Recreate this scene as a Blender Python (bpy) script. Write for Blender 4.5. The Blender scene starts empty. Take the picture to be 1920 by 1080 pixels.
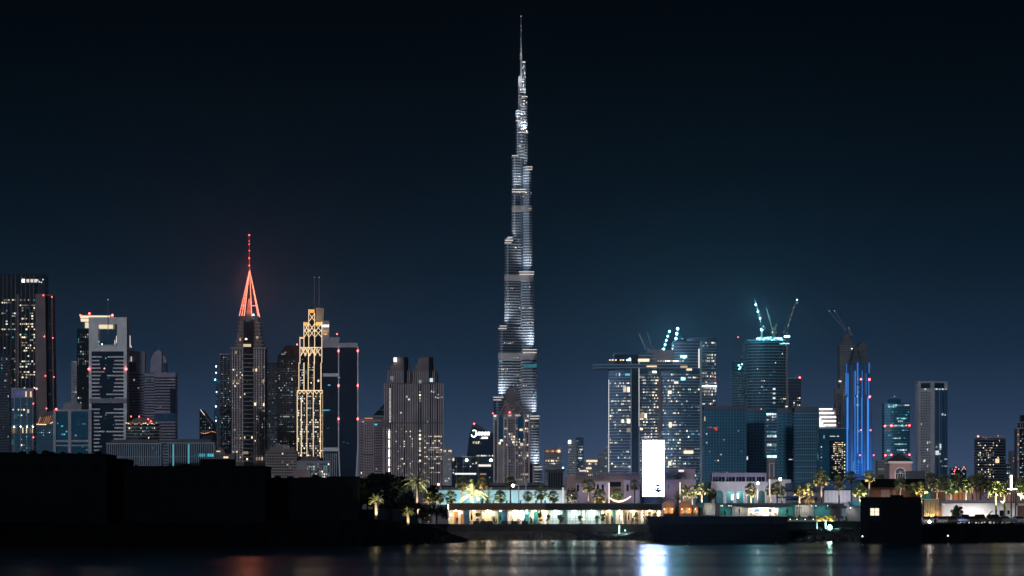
import bpy, math, random
from mathutils import Vector, Matrix, Quaternion
S = bpy.context.scene
# ------------------------------------------------------------------ camera
F = 4200.0; CX = 960.0; HY = 965.0; CZ = 5.0          # focal length and horizon in photo pixels, eye height in metres
cam = bpy.data.cameras.new('camera'); co = bpy.data.objects.new('camera', cam); S.collection.objects.link(co)
co.location = (0, 0, CZ); co.rotation_euler = (math.radians(90), 0, 0)
cam.sensor_width = 36; cam.lens = F/1920*36; cam.shift_y = (HY-540)/1920; cam.clip_start = 1; cam.clip_end = 40000
S.camera = co
# ------------------------------------------------------------------ night sky
W = bpy.data.worlds.new("World"); S.world = W; W.use_nodes = True
nt = W.node_tree; nt.nodes.clear(); N = nt.nodes.new; L = nt.links.new
out = N('ShaderNodeOutputWorld'); bg = N('ShaderNodeBackground'); bg.inputs[1].default_value = 1.0
tc = N('ShaderNodeTexCoord'); sx = N('ShaderNodeSeparateXYZ'); L(tc.outputs['Generated'], sx.inputs[0])
mr = N('ShaderNodeMapRange'); mr.inputs[1].default_value = 0.0; mr.inputs[2].default_value = 0.25
L(sx.outputs[2], mr.inputs[0])
cr = N('ShaderNodeValToRGB'); L(mr.outputs[0], cr.inputs[0])
SKY = [(0.0,(.076,.120,.225)),(0.08,(.060,.102,.195)),(0.17,(.031,.062,.124)),(0.28,(.0095,.028,.056)),(0.42,(.0022,.0105,.0185)),
       (0.6,(.0006,.0042,.0075)),(0.8,(.0002,.0016,.0028)),(1.0,(.0001,.0007,.0013))]
while len(cr.color_ramp.elements) < len(SKY): cr.color_ramp.elements.new(0.5)
for e, (p, c) in zip(cr.color_ramp.elements, SKY): e.position = p; e.color = (*c, 1)
nz = N('ShaderNodeTexNoise'); nz.inputs['Scale'].default_value = 2.2; nz.inputs['Detail'].default_value = 3
L(tc.outputs['Generated'], nz.inputs['Vector'])
m2 = N('ShaderNodeMapRange'); m2.inputs[1].default_value = .3; m2.inputs[2].default_value = .7; m2.inputs[3].default_value = .86; m2.inputs[4].default_value = 1.14
L(nz.outputs[0], m2.inputs[0])
vm = N('ShaderNodeVectorMath'); vm.operation = 'SCALE'; L(cr.outputs[0], vm.inputs[0]); L(m2.outputs[0], vm.inputs['Scale'])
sky = N('ShaderNodeTexSky'); sky.sky_type = 'NISHITA'; sky.sun_disc = False
sky.sun_elevation = math.radians(-4); sky.sun_rotation = math.radians(200)
vs = N('ShaderNodeVectorMath'); vs.operation = 'SCALE'; vs.inputs['Scale'].default_value = 0.0006; L(sky.outputs[0], vs.inputs[0])
va = N('ShaderNodeVectorMath'); va.operation = 'ADD'; L(vm.outputs[0], va.inputs[0]); L(vs.outputs[0], va.inputs[1])
L(va.outputs[0], bg.inputs[0]); L(bg.outputs[0], out.inputs[0])
# ------------------------------------------------------------------ sun lamp behind the camera, added in place of the city's ambient light
sl = bpy.data.lights.new('city_fill', 'SUN'); so = bpy.data.objects.new('city_fill', sl); S.collection.objects.link(so)
sl.energy = 0.9; sl.angle = math.radians(3); sl.color = (.80, .87, 1.0)
so.rotation_euler = (math.radians(74), 0, math.radians(-30)); so.location = (-300, -200, 400)
# ------------------------------------------------------------------ exposure
S.view_settings.view_transform = 'Standard'; S.view_settings.look = 'None'; S.view_settings.exposure = 0; S.view_settings.gamma = 1
S.cycles.use_denoising = True
S.cycles.max_bounces = 5; S.cycles.glossy_bounces = 3; S.cycles.diffuse_bounces = 2; S.cycles.transmission_bounces = 2; S.cycles.volume_bounces = 0
S.cycles.sample_clamp_indirect = 30; S.cycles.caustics_reflective = False; S.cycles.caustics_refractive = False

G = 3.1
HAZE_DENSITY = 0.65e-4
rnd = random.Random(7)
def wx(px, D): return (px-CX)*D/F
def wz(py, D): return CZ+(HY-py)*D/F

# ------------------------------------------------------------------ materials
MATS = {}
def mat(name, base, rough=.7, metal=0.0, var=.18, scale=.08, bump=0.0, spec=None):
    m = bpy.data.materials.new(name); m.use_nodes = True; t = m.node_tree; b = t.nodes['Principled BSDF']
    b.inputs['Roughness'].default_value = rough; b.inputs['Metallic'].default_value = metal
    tc = t.nodes.new('ShaderNodeTexCoord'); n = t.nodes.new('ShaderNodeTexNoise'); n.inputs['Scale'].default_value = scale; n.inputs['Detail'].default_value = 4
    t.links.new(tc.outputs['Object'], n.inputs['Vector'])
    r = t.nodes.new('ShaderNodeValToRGB'); r.color_ramp.elements[0].position = .3; r.color_ramp.elements[1].position = .7
    r.color_ramp.elements[0].color = (*[c*(1-var) for c in base], 1); r.color_ramp.elements[1].color = (*[min(1, c*(1+var)) for c in base], 1)
    t.links.new(n.outputs[0], r.inputs[0]); t.links.new(r.outputs[0], b.inputs['Base Color'])
    if bump:
        bp = t.nodes.new('ShaderNodeBump'); bp.inputs['Strength'].default_value = bump; t.links.new(n.outputs[0], bp.inputs['Height']); t.links.new(bp.outputs[0], b.inputs['Normal'])
    if spec is not None: b.inputs['Specular IOR Level'].default_value = spec
    MATS[name] = m; return m
def emis(name, col, st, lo=.35, hi=1.25, sample=False, col2=None):
    m = bpy.data.materials.new(name); m.use_nodes = True; t = m.node_tree; t.nodes.clear()
    o = t.nodes.new('ShaderNodeOutputMaterial'); e = t.nodes.new('ShaderNodeEmission'); t.links.new(e.outputs[0], o.inputs[0])
    e.inputs[0].default_value = (*col, 1); e.inputs[1].default_value = st
    if hi != lo:
        oi = t.nodes.new('ShaderNodeObjectInfo'); g = t.nodes.new('ShaderNodeNewGeometry')
        a = t.nodes.new('ShaderNodeMath'); a.operation = 'ADD'; f = t.nodes.new('ShaderNodeMath'); f.operation = 'FRACT'
        t.links.new(oi.outputs['Random'], a.inputs[0]); t.links.new(g.outputs['Random Per Island'], a.inputs[1]); t.links.new(a.outputs[0], f.inputs[0])
        p = t.nodes.new('ShaderNodeMath'); p.operation = 'POWER'; p.inputs[1].default_value = 1.7; t.links.new(f.outputs[0], p.inputs[0])
        q = t.nodes.new('ShaderNodeMapRange'); q.inputs[3].default_value = st*lo; q.inputs[4].default_value = st*hi
        t.links.new(p.outputs[0], q.inputs[0]); t.links.new(q.outputs[0], e.inputs[1])
        if col2:
            h = t.nodes.new('ShaderNodeMath'); h.operation = 'MULTIPLY'; h.inputs[1].default_value = 7.31; t.links.new(f.outputs[0], h.inputs[0])
            h2 = t.nodes.new('ShaderNodeMath'); h2.operation = 'FRACT'; t.links.new(h.outputs[0], h2.inputs[0])
            mx = t.nodes.new('ShaderNodeMixRGB'); mx.inputs[1].default_value = (*col, 1); mx.inputs[2].default_value = (*col2, 1)
            t.links.new(h2.outputs[0], mx.inputs[0]); t.links.new(mx.outputs[0], e.inputs[0])
    if not sample: m.cycles.emission_sampling = 'NONE'
    MATS[name] = m; return m
glass   = mat('blue glass', (.06,.14,.24), .22, .35, .3, .03)
glassd  = mat('dark glass', (.018,.045,.075), .2, .4, .3, .03)
glasst  = mat('teal glass', (.025,.16,.26), .25, .35, .3, .03)
glassn  = mat('near black glass', (.010,.02,.03), .2, .4, .3, .03)
white   = mat('white cladding', (.80,.78,.77), .7)
pale    = mat('pale concrete', (.42,.42,.45), .8)
conc    = mat('grey concrete', (.28,.28,.30), .85)
darkc   = mat('dark concrete', (.12,.12,.13), .85)
slabm   = mat('pale slab edge', (.34,.40,.46), .7)
tealm   = mat('teal slab edge', (.16,.34,.42), .7)
pinkst  = mat('pink stone', (.40,.31,.32), .85)
brownst = mat('brown stone', (.21,.165,.165), .85)
beige   = mat('beige stone', (.42,.37,.33), .85)
louvre  = mat('pale blue louvre', (.30,.37,.43), .7)
silver  = mat('silver steel', (.26,.28,.32), .45, .2, .1)
steel   = mat('crane steel', (.30,.24,.18), .6, .2)
steeld  = mat('dark steel', (.10,.10,.11), .6, .3)
black   = mat('unlit dark wall', (.0035,.004,.005), .95, spec=.02)  # walls no lamp reaches: their darkness is put into the base colour
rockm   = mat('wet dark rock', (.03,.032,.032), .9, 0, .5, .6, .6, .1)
blackr  = mat('unlit rock', (.003,.0035,.004), .97, 0, .5, .6, .3, .02)  # lack of light on the shore rock painted in as near black
sandm   = mat('beach sand', (.10,.085,.07), .95, 0, .25, .4, 0, .1)
groundm = mat('city ground', (.03,.03,.03), .95, 0, .3, .02, 0, .1)
asphalt = mat('asphalt', (.03,.03,.032), .9, 0, .2, .5, 0, .1)
fascia  = mat('brown timber fascia', (.12,.06,.03), .7, 0, .4, .7)
cream   = mat('cream plaster', (.70,.60,.44), .8, 0, .1, .5)
plast   = mat('white plaster', (.72,.70,.67), .8, 0, .12, .3)
orangew = mat('orange timber', (.55,.22,.05), .7, 0, .2, .8)
thatch  = mat('thatch roof', (.30,.18,.09), .9, 0, .4, 1.5)
arcadeg = mat('arcade glass', (.02,.13,.15), .4)
tealw   = mat('teal panel', (.03,.24,.25), .6, 0, .15, .4)
bluew   = mat('dark blue panel', (.01,.07,.16), .6)
pinkw   = mat('rose plaster', (.36,.25,.25), .85, 0, .15, .2)
lilac   = mat('lilac plaster', (.33,.31,.40), .85, 0, .15, .2)
frondm  = mat('palm frond', (.17,.19,.075), .6, 0, .4, 1.2)
frondd  = mat('dry palm frond', (.20,.16,.09), .6, 0, .4, 1.2)
trunkm  = mat('palm trunk', (.11,.08,.06), .9, 0, .4, 3)
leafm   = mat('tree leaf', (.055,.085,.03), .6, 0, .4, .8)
leafk   = mat('unlit leaf', (.007,.010,.007), .8, 0, .4, .8, 0, .05)  # shaded copy of the tree leaf, the shade put into its colour
dimw    = mat('dim brown render', (.04,.035,.032), .9, 0, .3, .3, 0, .1)
leafy   = mat('yellow lit hedge leaf', (.25,.22,.03), .6, 0, .4, .8)  # yellow lamp light on the hedge put into the leaf colour
cloth   = mat('dark clothing', (.03,.03,.035), .9)
skinm   = mat('skin', (.38,.22,.15), .6)
chairm  = mat('black furniture', (.02,.02,.02), .6)
rubber  = mat('rubber', (.02,.02,.02), .8)
wlit  = emis('warm window light', (1,.76,.48), 1.7, .15, 1.5, col2=(1,.86,.66))
wcool = emis('cool window light', (.72,.88,1), 1.0, .15, 1.4, col2=(1,.95,.85))
wcyan = emis('cyan window light', (.12,.62,.75), .75, .15, 1.3)
wdim  = emis('dim window light', (.8,.55,.38), .22, .2, 1.4, col2=(.35,.6,.7))
worng = emis('orange window light', (1,.40,.15), 1.2, .3, 1.3)
ewhite= emis('white light', (1,.95,.88), 5.0, 1, 1)
esoft = emis('soft white light', (1,.90,.86), 1.1, .8, 1.1)
egold = emis('gold light strip', (1,.72,.44), 1.7, .75, 1.05)
eamber= emis('amber light', (1,.45,.12), 1.6, .5, 1.2)
ered  = emis('red beacon light', (1,.07,.07), 16, 1, 1)
ecoral= emis('coral light strip', (1,.24,.15), 4, .6, 1.1)
eblue = emis('blue light strip', (.07,.32,1), 1.0, .6, 1.1)
ecyan = emis('cyan floodlight', (.32,.9,1), 16, .8, 1.1)
esign = emis('sign letter light', (1,.93,.88), 3.5, 1, 1)
ecrown= emis('warm crown light', (1,.84,.58), 1.25, .85, 1.1)
escr  = emis('billboard screen light', (.36,.53,1), 38, 1, 1, sample=True)
epurp = emis('violet light', (.18,.2,.6), .5, .6, 1.1)
elampr= emis('restaurant lamp', (1,.86,.66), 58, 1, 1); elampc= emis('cool restaurant lamp', (.72,1,.97), 50, 1, 1)
elampw= emis('lamp glow', (1,.85,.65), 28, 1, 1)
elampg= emis('green white lamp glow', (.5,1,.86), 80, 1, 1)

# ------------------------------------------------------------------ mesh helper
class MB:
    def __init__(s): s.v = []; s.f = []
    def add(s, vs, fs):
        n = len(s.v); s.v += vs; s.f += [tuple(i+n for i in f) for f in fs]; return s
    def box(s, x0, x1, y0, y1, z0, z1):
        return s.add([(x0,y0,z0),(x1,y0,z0),(x1,y1,z0),(x0,y1,z0),(x0,y0,z1),(x1,y0,z1),(x1,y1,z1),(x0,y1,z1)],
                     [(0,3,2,1),(4,5,6,7),(0,1,5,4),(1,2,6,5),(2,3,7,6),(3,0,4,7)])
    def prism(s, pts, z0, z1, pts2=None):
        n = len(pts); pts2 = pts2 or pts
        return s.add([(x,y,z0) for x,y in pts]+[(x,y,z1) for x,y in pts2],
                     [tuple(range(n))[::-1], tuple(range(n,2*n))]+[(i,(i+1)%n,n+(i+1)%n,n+i) for i in range(n)])
    def ext(s, pts, y0, y1):                           # outline in x,z extruded along y
        n = len(pts)
        return s.add([(x,y0,z) for x,z in pts]+[(x,y1,z) for x,z in pts],
                     [tuple(range(n)), tuple(range(n,2*n))[::-1]]+[((i+1)%n,i,n+i,n+(i+1)%n) for i in range(n)])
    def tube(s, a, b, r0, r1=None, n=6):
        r1 = r0 if r1 is None else r1; a = Vector(a); b = Vector(b); d = (b-a).normalized()
        u = d.cross(Vector((0,0,1))); u = u.normalized() if u.length > .01 else Vector((1,0,0)); w = d.cross(u)
        vs = []
        for p, r in ((a,r0),(b,r1)):
            for i in range(n):
                t = 2*math.pi*i/n; vs.append(tuple(p+u*(r*math.cos(t))+w*(r*math.sin(t))))
        return s.add(vs, [tuple(range(n))[::-1], tuple(range(n,2*n))]+[(i,(i+1)%n,n+(i+1)%n,n+i) for i in range(n)])
    def ball(s, c, r, nu=8, nv=6, sz=1.0):
        vs = [(c[0],c[1],c[2]-r*sz)]
        for j in range(1, nv):
            p = -math.pi/2+math.pi*j/nv
            for i in range(nu):
                t = 2*math.pi*i/nu; vs.append((c[0]+r*math.cos(p)*math.cos(t), c[1]+r*math.cos(p)*math.sin(t), c[2]+r*sz*math.sin(p)))
        vs.append((c[0],c[1],c[2]+r*sz)); fs = [(0,1+(i+1)%nu,1+i) for i in range(nu)]
        for j in range(nv-2):
            for i in range(nu): fs.append((1+j*nu+i, 1+j*nu+(i+1)%nu, 1+(j+1)*nu+(i+1)%nu, 1+(j+1)*nu+i))
        t = len(vs)-1; fs += [(t, 1+(nv-2)*nu+i, 1+(nv-2)*nu+(i+1)%nu) for i in range(nu)]
        return s.add(vs, fs)
    def build(s, name, m, parent=None, loc=None):
        me = bpy.data.meshes.new(name); me.from_pydata(s.v, [], s.f); me.update()
        if m: me.materials.append(m)
        o = bpy.data.objects.new(name, me); S.collection.objects.link(o)
        if parent: o.parent = parent
        if loc: o.location = loc
        return o
def tag(o, label=None, cat=None, group=None, kind=None):
    if label: o['label'] = label
    if cat: o['category'] = cat
    if group: o['group'] = group
    if kind: o['kind'] = kind
    return o
def empty(name, loc, label, cat, group=None, rz=0):
    o = bpy.data.objects.new(name, None); S.collection.objects.link(o); o.location = loc; o.rotation_euler.z = rz; o.empty_display_size = 2
    return tag(o, label, cat, group)
def kids(o): return [c for c in bpy.data.objects if c.parent is o]
def copy_tree(o, loc, label=None, rz=None, sc=None, group=None):
    ch = {}
    c = o.copy(); S.collection.objects.link(c); c.location = loc
    if rz is not None: c.rotation_euler.z = rz
    if sc is not None: c.scale = (sc,)*3 if not isinstance(sc, tuple) else sc
    if label: c['label'] = label
    if group: c['group'] = group
    def rec(a, b):
        for k in kids(a):
            d = k.copy(); S.collection.objects.link(d); d.parent = b; rec(k, d)
    rec(o, c); return c
def spot(parent, loc, target, watts, col, ang=90, size=.3, name='lamp', blend=.8):
    l = bpy.data.lights.new(name, 'SPOT'); l.energy = watts; l.color = col; l.spot_size = math.radians(ang); l.spot_blend = blend; l.shadow_soft_size = size
    o = bpy.data.objects.new(name, l); S.collection.objects.link(o); o.location = loc
    o.rotation_euler = (Vector(target)-Vector(loc)).to_track_quat('-Z','Y').to_euler()
    if parent: o.parent = parent
    return o
def area(parent, loc, target, watts, col, sx, sy, name='lamp'):
    l = bpy.data.lights.new(name, 'AREA'); l.shape = 'RECTANGLE'; l.size = sx; l.size_y = sy; l.energy = watts; l.color = col
    o = bpy.data.objects.new(name, l); S.collection.objects.link(o); o.location = loc
    o.rotation_euler = (Vector(target)-Vector(loc)).to_track_quat('-Z','Y').to_euler()
    if parent: o.parent = parent
    return o
UNIT = {}
def unit(m):
    if m.name not in UNIT:
        me = bpy.data.meshes.new('pane'); b = MB().box(-.5,.5,-.5,.5,-.5,.5); me.from_pydata(b.v, [], b.f); me.materials.append(m); UNIT[m.name] = me
    return UNIT[m.name]

def R(x0, x1, dep=20, d0=0): return [(x0,d0),(x1,d0),(x1,d0+dep),(x0,d0+dep)]
def RB(x0, x1, dep=20, bulge=5, n=8):                  # front face bulging towards the water
    p = [(x0+(x1-x0)*i/n, -bulge*math.sin(math.pi*i/n)) for i in range(n+1)]
    return p+[(x1,dep),(x0,dep)]

class T:
    """one building: photo-pixel columns/rows at distance D become real metres, depth d counts from its front"""
    def __init__(s, name, label, cat, D, xc, group=None):
        s.D = D; s.k = D/F; s.xc = xc; s.cap = 100; s.n = {}; s.rest = {}
        s.o = empty(name, (wx(xc,D), D, G), label, cat, group)
    def X(s, x): return (x-s.xc)*s.k
    def Z(s, y): return wz(y, s.D)-G
    def P(s, x, y, d=0): return (s.X(x), d*s.k, s.Z(y))
    def base(s): return HY+(CZ-G)/s.k
    def part(s, name, m, prims, parent=None):
        b = MB(); k = s.k
        for q in prims:
            if q[0] == 'b':
                _, x0, x1, yt, yb, d0, d1 = q; yb = s.base() if yb is None else yb
                b.box(s.X(x0), s.X(x1), d0*k, d1*k, s.Z(yb), s.Z(yt))
            elif q[0] == 'p':
                pts, yt, yb = q[1:4]; yb = s.base() if yb is None else yb
                lo = [(s.X(x), d*k) for x, d in pts]; hi = [(s.X(x), d*k) for x, d in q[4]] if len(q) > 4 else None
                b.prism(lo, s.Z(yb), s.Z(yt), hi)
            elif q[0] == 'e':                          # outline in photo x,y given a depth
                b.ext([(s.X(x), s.Z(y)) for x, y in q[1]][::-1], q[2]*k, q[3]*k)
            elif q[0] == 't':
                (x0,y0,d0),(x1,y1,d1) = q[1:3]; r = q[3]*k; b.tube(s.P(x0,y0,d0), s.P(x1,y1,d1), r, (q[4]*k if len(q) > 4 else r))
            elif q[0] == 'o': b.ball(s.P(q[1],q[2],q[3]), q[4]*k, 10, 8, q[5] if len(q) > 5 else 1)
        return b.build(name, m, parent or s.o)
    def slabs(s, m, pts, yt, yb, pitch, th=.35, out=.5, name='floor_slab', off=.5):
        yb = min(s.base(), 950) if yb is None else yb
        xs = [p[0] for p in pts]; ds = [p[1] for p in pts]; cx = (min(xs)+max(xs))/2; cd = (min(ds)+max(ds))/2
        fx = 1+2*out/(max(xs)-min(xs)); fd = 1+2*out/(max(ds)-min(ds))
        q = [((x-cx)*fx+cx, (d-cd)*fd+cd) for x, d in pts]; pr = []; y = yt+pitch*off
        while y < yb: pr.append(('p', q, y-th*pitch/2, y+th*pitch/2)); y += pitch
        return s.part(name, m, pr)
    def fins(s, m, xs, yt, yb, w=.8, proud=1.0, name='vertical_fin', d=0):
        yb = 950 if yb is None else yb
        return s.part(name, m, [('b', x-w/2, x+w/2, yt, yb, d-proud, d+.5) for x in xs])
    def win(s, x, y, w, h, m, d=-.7, ang=0, name='lit_window', th=.8):
        c = s.n.get(name, 0)
        if c < s.cap:
            s.n[name] = c+1
            o = bpy.data.objects.new(name, unit(m)); S.collection.objects.link(o); o.parent = s.o
            o.location = s.P(x, y, d); o.scale = (w*s.k, th*s.k, h*s.k); o.rotation_euler.z = ang
        else: s.rest.setdefault((name, m.name), []).append((x, y, w, h, d, ang, th))
    def grid(s, a, b, yt, yb, nx, ny, p, ms, wf=.6, hf=.45, dark=None, seed=0, row=.5, push=.5):
        r = random.Random(seed*77+int(yt)+int(a[0])*3); (xa,da),(xb,db) = a, b; L_ = math.hypot(xb-xa, db-da); ang = math.atan2(db-da, xb-xa)
        nxn, ndn = (db-da)/L_, -(xb-xa)/L_
        for j in range(ny):
            rp = (p*1.3 if p < .4 else p)*(1+row*(r.random()*2-1)*1.6)
            run = 0
            for i in range(nx):
                u = (i+.5)/nx; x = xa+(xb-xa)*u+nxn*push; d = da+(db-da)*u+ndn*push; y = yt+(yb-yt)*(j+.5)/ny
                w = L_/nx*wf; h = (yb-yt)/ny*hf
                on = r.random() < (rp if run == 0 else min(.75, rp*2.2)); run = 1 if on else 0
                if on: s.win(x, y, w*r.uniform(.75,1.25), h*r.uniform(.8,1.15), MATS['dim window light'] if r.random() < .22 else r.choice(ms), d, ang)
                elif dark: s.win(x, y, w, h, dark, d, ang, 'window')
    def beacon(s, x, y, d=-1, r=1.3, m=None, name='beacon_light'):
        return s.part(name, m or ered, [('o', x, y, d, r)])
    def done(s):
        for (name, mn), L_ in s.rest.items():
            b = MB()
            for x, y, w, h, d, ang, th in L_:
                c = s.P(x, y, d); ca, sa = math.cos(ang), math.sin(ang); q = MB().box(-w*s.k/2, w*s.k/2, -th*s.k/2, th*s.k/2, -h*s.k/2, h*s.k/2)
                b.add([(c[0]+vx*ca-vy*sa, c[1]+vx*sa+vy*ca, c[2]+vz) for vx, vy, vz in q.v], q.f)
            tag(b.build(name, MATS[mn], s.o), kind='stuff')
        return s.o
# ================================================================== THE TALL TOWER
def supertall():
    t = T('supertall_tower', 'tallest tapering tower with stepped round tiers and a needle spire lit white', 'skyscraper', 3719, 976)
    k = t.k
    left  = [(207,967),(294,960),(447,946),(613,934),(745,925)]
    right = [(183,989),(313,998),(511,1001),(657,1006),(780,1011),(875,1016)]
    def lobe(x, side, w, fwd):
        cx = 977; n = 7; ax = x+(w*.8 if side < 0 else -w*.8); pts = []
        a = [(ax-side*0+side*w*.8*math.sin(math.pi*i/n), -fwd-w*math.cos(math.pi*i/n)) for i in range(n+1)]
        if side < 0: return [(cx, w*.4)]+a[::-1]+[(cx, -w*1.2)]
        return [(cx, -w*1.2)]+a+[(cx, w*.4)]
    gl = []; sl_ = []
    def tier(x, side, yt, yb, w, nm):
        pts = lobe(x, side, w, 3+abs(x-977)*.12)
        if side < 0: pts = pts[::-1]
        t.part('tower_tier', glassd, [('p', pts, yt, yb)])
        t.slabs(silver, pts, yt, min(yb, 930), 5.1, .32, .55, 'floor_band')
    for S_, side in ((left, -1), (right, 1)):
        for i, (y, x) in enumerate(S_):
            yb = S_[i+1][0] if i+1 < len(S_) else 966
            w = 6+i*1.7
            tier(x, side, y, yb, w, 'tier')
    t.part('tower_core', glassd, [('p', [(972,4),(974,-9),(980,-11),(986,-8),(989,4),(980,10)], 228, 966), ('p', [(971.5,3),(974,-5),(985,-5),(986,3),(978,8)], 165, 229)])
    t.slabs(silver, [(972,4),(974,-9),(980,-11),(986,-8),(989,4),(980,10)], 228, 300, 6, .4, .4, 'floor_band')
    t.slabs(silver, [(971.5,3),(974,-5),(985,-5),(986,3),(978,8)], 165, 228, 6, .3, .4, 'floor_band')
    # thin tiers of the top
    t.part('tower_tier', glassd, [('p', R(979,985.5,6,-2), 118, 184)]); t.part('tower_tier', silver, [('p', R(972,976,5,-3), 143, 208)])
    t.part('spire', silver, [('t', (977.5,166,0),(977.3,118,0),3.0,1.7),('t',(977.3,118,0),(977,75,0),1.6,1.0),('t',(977,75,0),(977,30,0),.8,.45)])
    # machine floors in plain metal
    for y0, y1, xl, xr in ((387,398,959.3,999),(517,528,945.3,1001.6),(663,675,933.3,1006.6)):
        for a, b_, sd in ((xl, 977, -1), (978, xr, 1)):
            w = 13; x = a if sd < 0 else b_
            pts = lobe(x, sd, {387:9.9,517:11.6,663:13.4}[y0], 3+abs(x-977)*.12)
            if sd < 0: pts = pts[::-1]
            t.part('machine_floor', conc, [('p', pts, y0, y1)])
    # lit terraces at each setback
    for yt, x0, x1 in ((118,979,985),(250,972,990),(183,978,989),(228,967,976),(294,960,972),(315,986,998),(319.5,986,998),(357,960,986),(361.5,960,986),(447,952,961),(452.5,947,962),(457.5,946,959),
                       (511.5,973,1001.5),(516,974,1001),(613,937,950),(618,934.5,950),(657,980,1006.5),(662.5,980,1006.5),(746,925,944),(751,925,940),(781,993,1011.5),(786,993,1011),(875.5,1001,1016.5),(880.5,1001,1016.5)):
        xm = 977; h = .9 if x1-x0 > 8 else 1.1
        d = -9-abs((x0+x1)/2-977)*.16-(min(yt,700)-100)*.018
        t.part('terrace_light', esoft, [('b', x0, x1, yt-h/2, yt+h/2, d-.8, d+5)])
    # floodlights on the terraces, shining up the tier above
    fl = [(183,984,1,.8),(250,981,1,1.2),(228,971,-1,.8),(318,992,1,.7),(361,968,-1,.9),(361,980,-1,.7),(458,955,-1,1.0),(513,992,1,.9),(513,984,1,.6),(616,942,-1,2.2),(659,996,1,1.8),(659,1003,1,1.7),
          (748,935,-1,1.7),(748,941,-1,1.1),(783,1004,1,1.6),(783,1009,1,1),(878,1006,1,1.6),(878,1012,1,1.3),(960,1006,1,2.2),(960,1013,1,1.6),(166,977,1,.35),(118,977.3,1,.3)]
    for y, x, sd, e in fl:
        up = 50 if y > 300 else 26
        d = -34 if y > 300 else -20
        spot(t.o, t.P(x+sd*3, y-1, d), t.P(x-sd*1, y-up, -6), 165000*e, (1,.93,.90), 85, 1.5, 'floodlight', 1)
    # sparkling lights on the top, windows lower down
    r = random.Random(5)
    for i in range(95):
        y = r.uniform(122, 250); xa, xb = (979.5,985) if y < 165 else (972.5, 984.5) if y < 185 else (972,988)
        t.win(r.uniform(xa, xb), y, 1.0, 1.0, r.choice([esoft, ewhite, esoft, wcool]), -11.5 if y > 165 else -3, name='sparkle_light')
    t.cap = 100
    for y, x0, x1, n in ((268,973,980,3),(276,973,980,3),(333,965,980,6),(364,968,996,9),(371,968,996,8),(394,984,998,6),(452,967,975,4),(466,966,983,8),(540,984,997,6),(543,947,962,6),(572,947,960,4),(579,965,1000,14),(607,980,1000,7),
                         (645,943,962,8),(672,950,975,7),(694,935,953,8),(705,950,972,7),(714,955,990,7),(724,958,990,7),(738,955,975,5),(800,996,1008,5),(860,996,1010,4)):
        for i in range(n): t.win(r.uniform(x0,x1), y+r.uniform(-.6,.6), r.uniform(.8,2), 1.3, r.choice([wlit, wcool, wdim, wlit]), -13-abs(x0-977)*.2-(y-200)*.012)
    for x0, x1, y0, y1 in ((1000,1006,683,690),(982,1000,684,690),(936,942,677,680),(1001,1003.5,738,742)): t.win((x0+x1)/2, (y0+y1)/2, x1-x0, y1-y0, wcyan, -18.5)
    for y in (663,668,674,700,706,711): t.win(947.5, y, 1, 3.5, wlit, -18)
    t.beacon(977, 30.5, 0, .9, esoft); t.part('mast_light', esoft, [('o',977,49,0,.8),('o',977.2,56.5,0,.8),('o',976.5,73,0,.8),('o',976.7,92,-1,.9),('o',975.6,102,-1.5,.9),('o',975.4,110,-1.5,.9)])
    t.done()
supertall()

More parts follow.
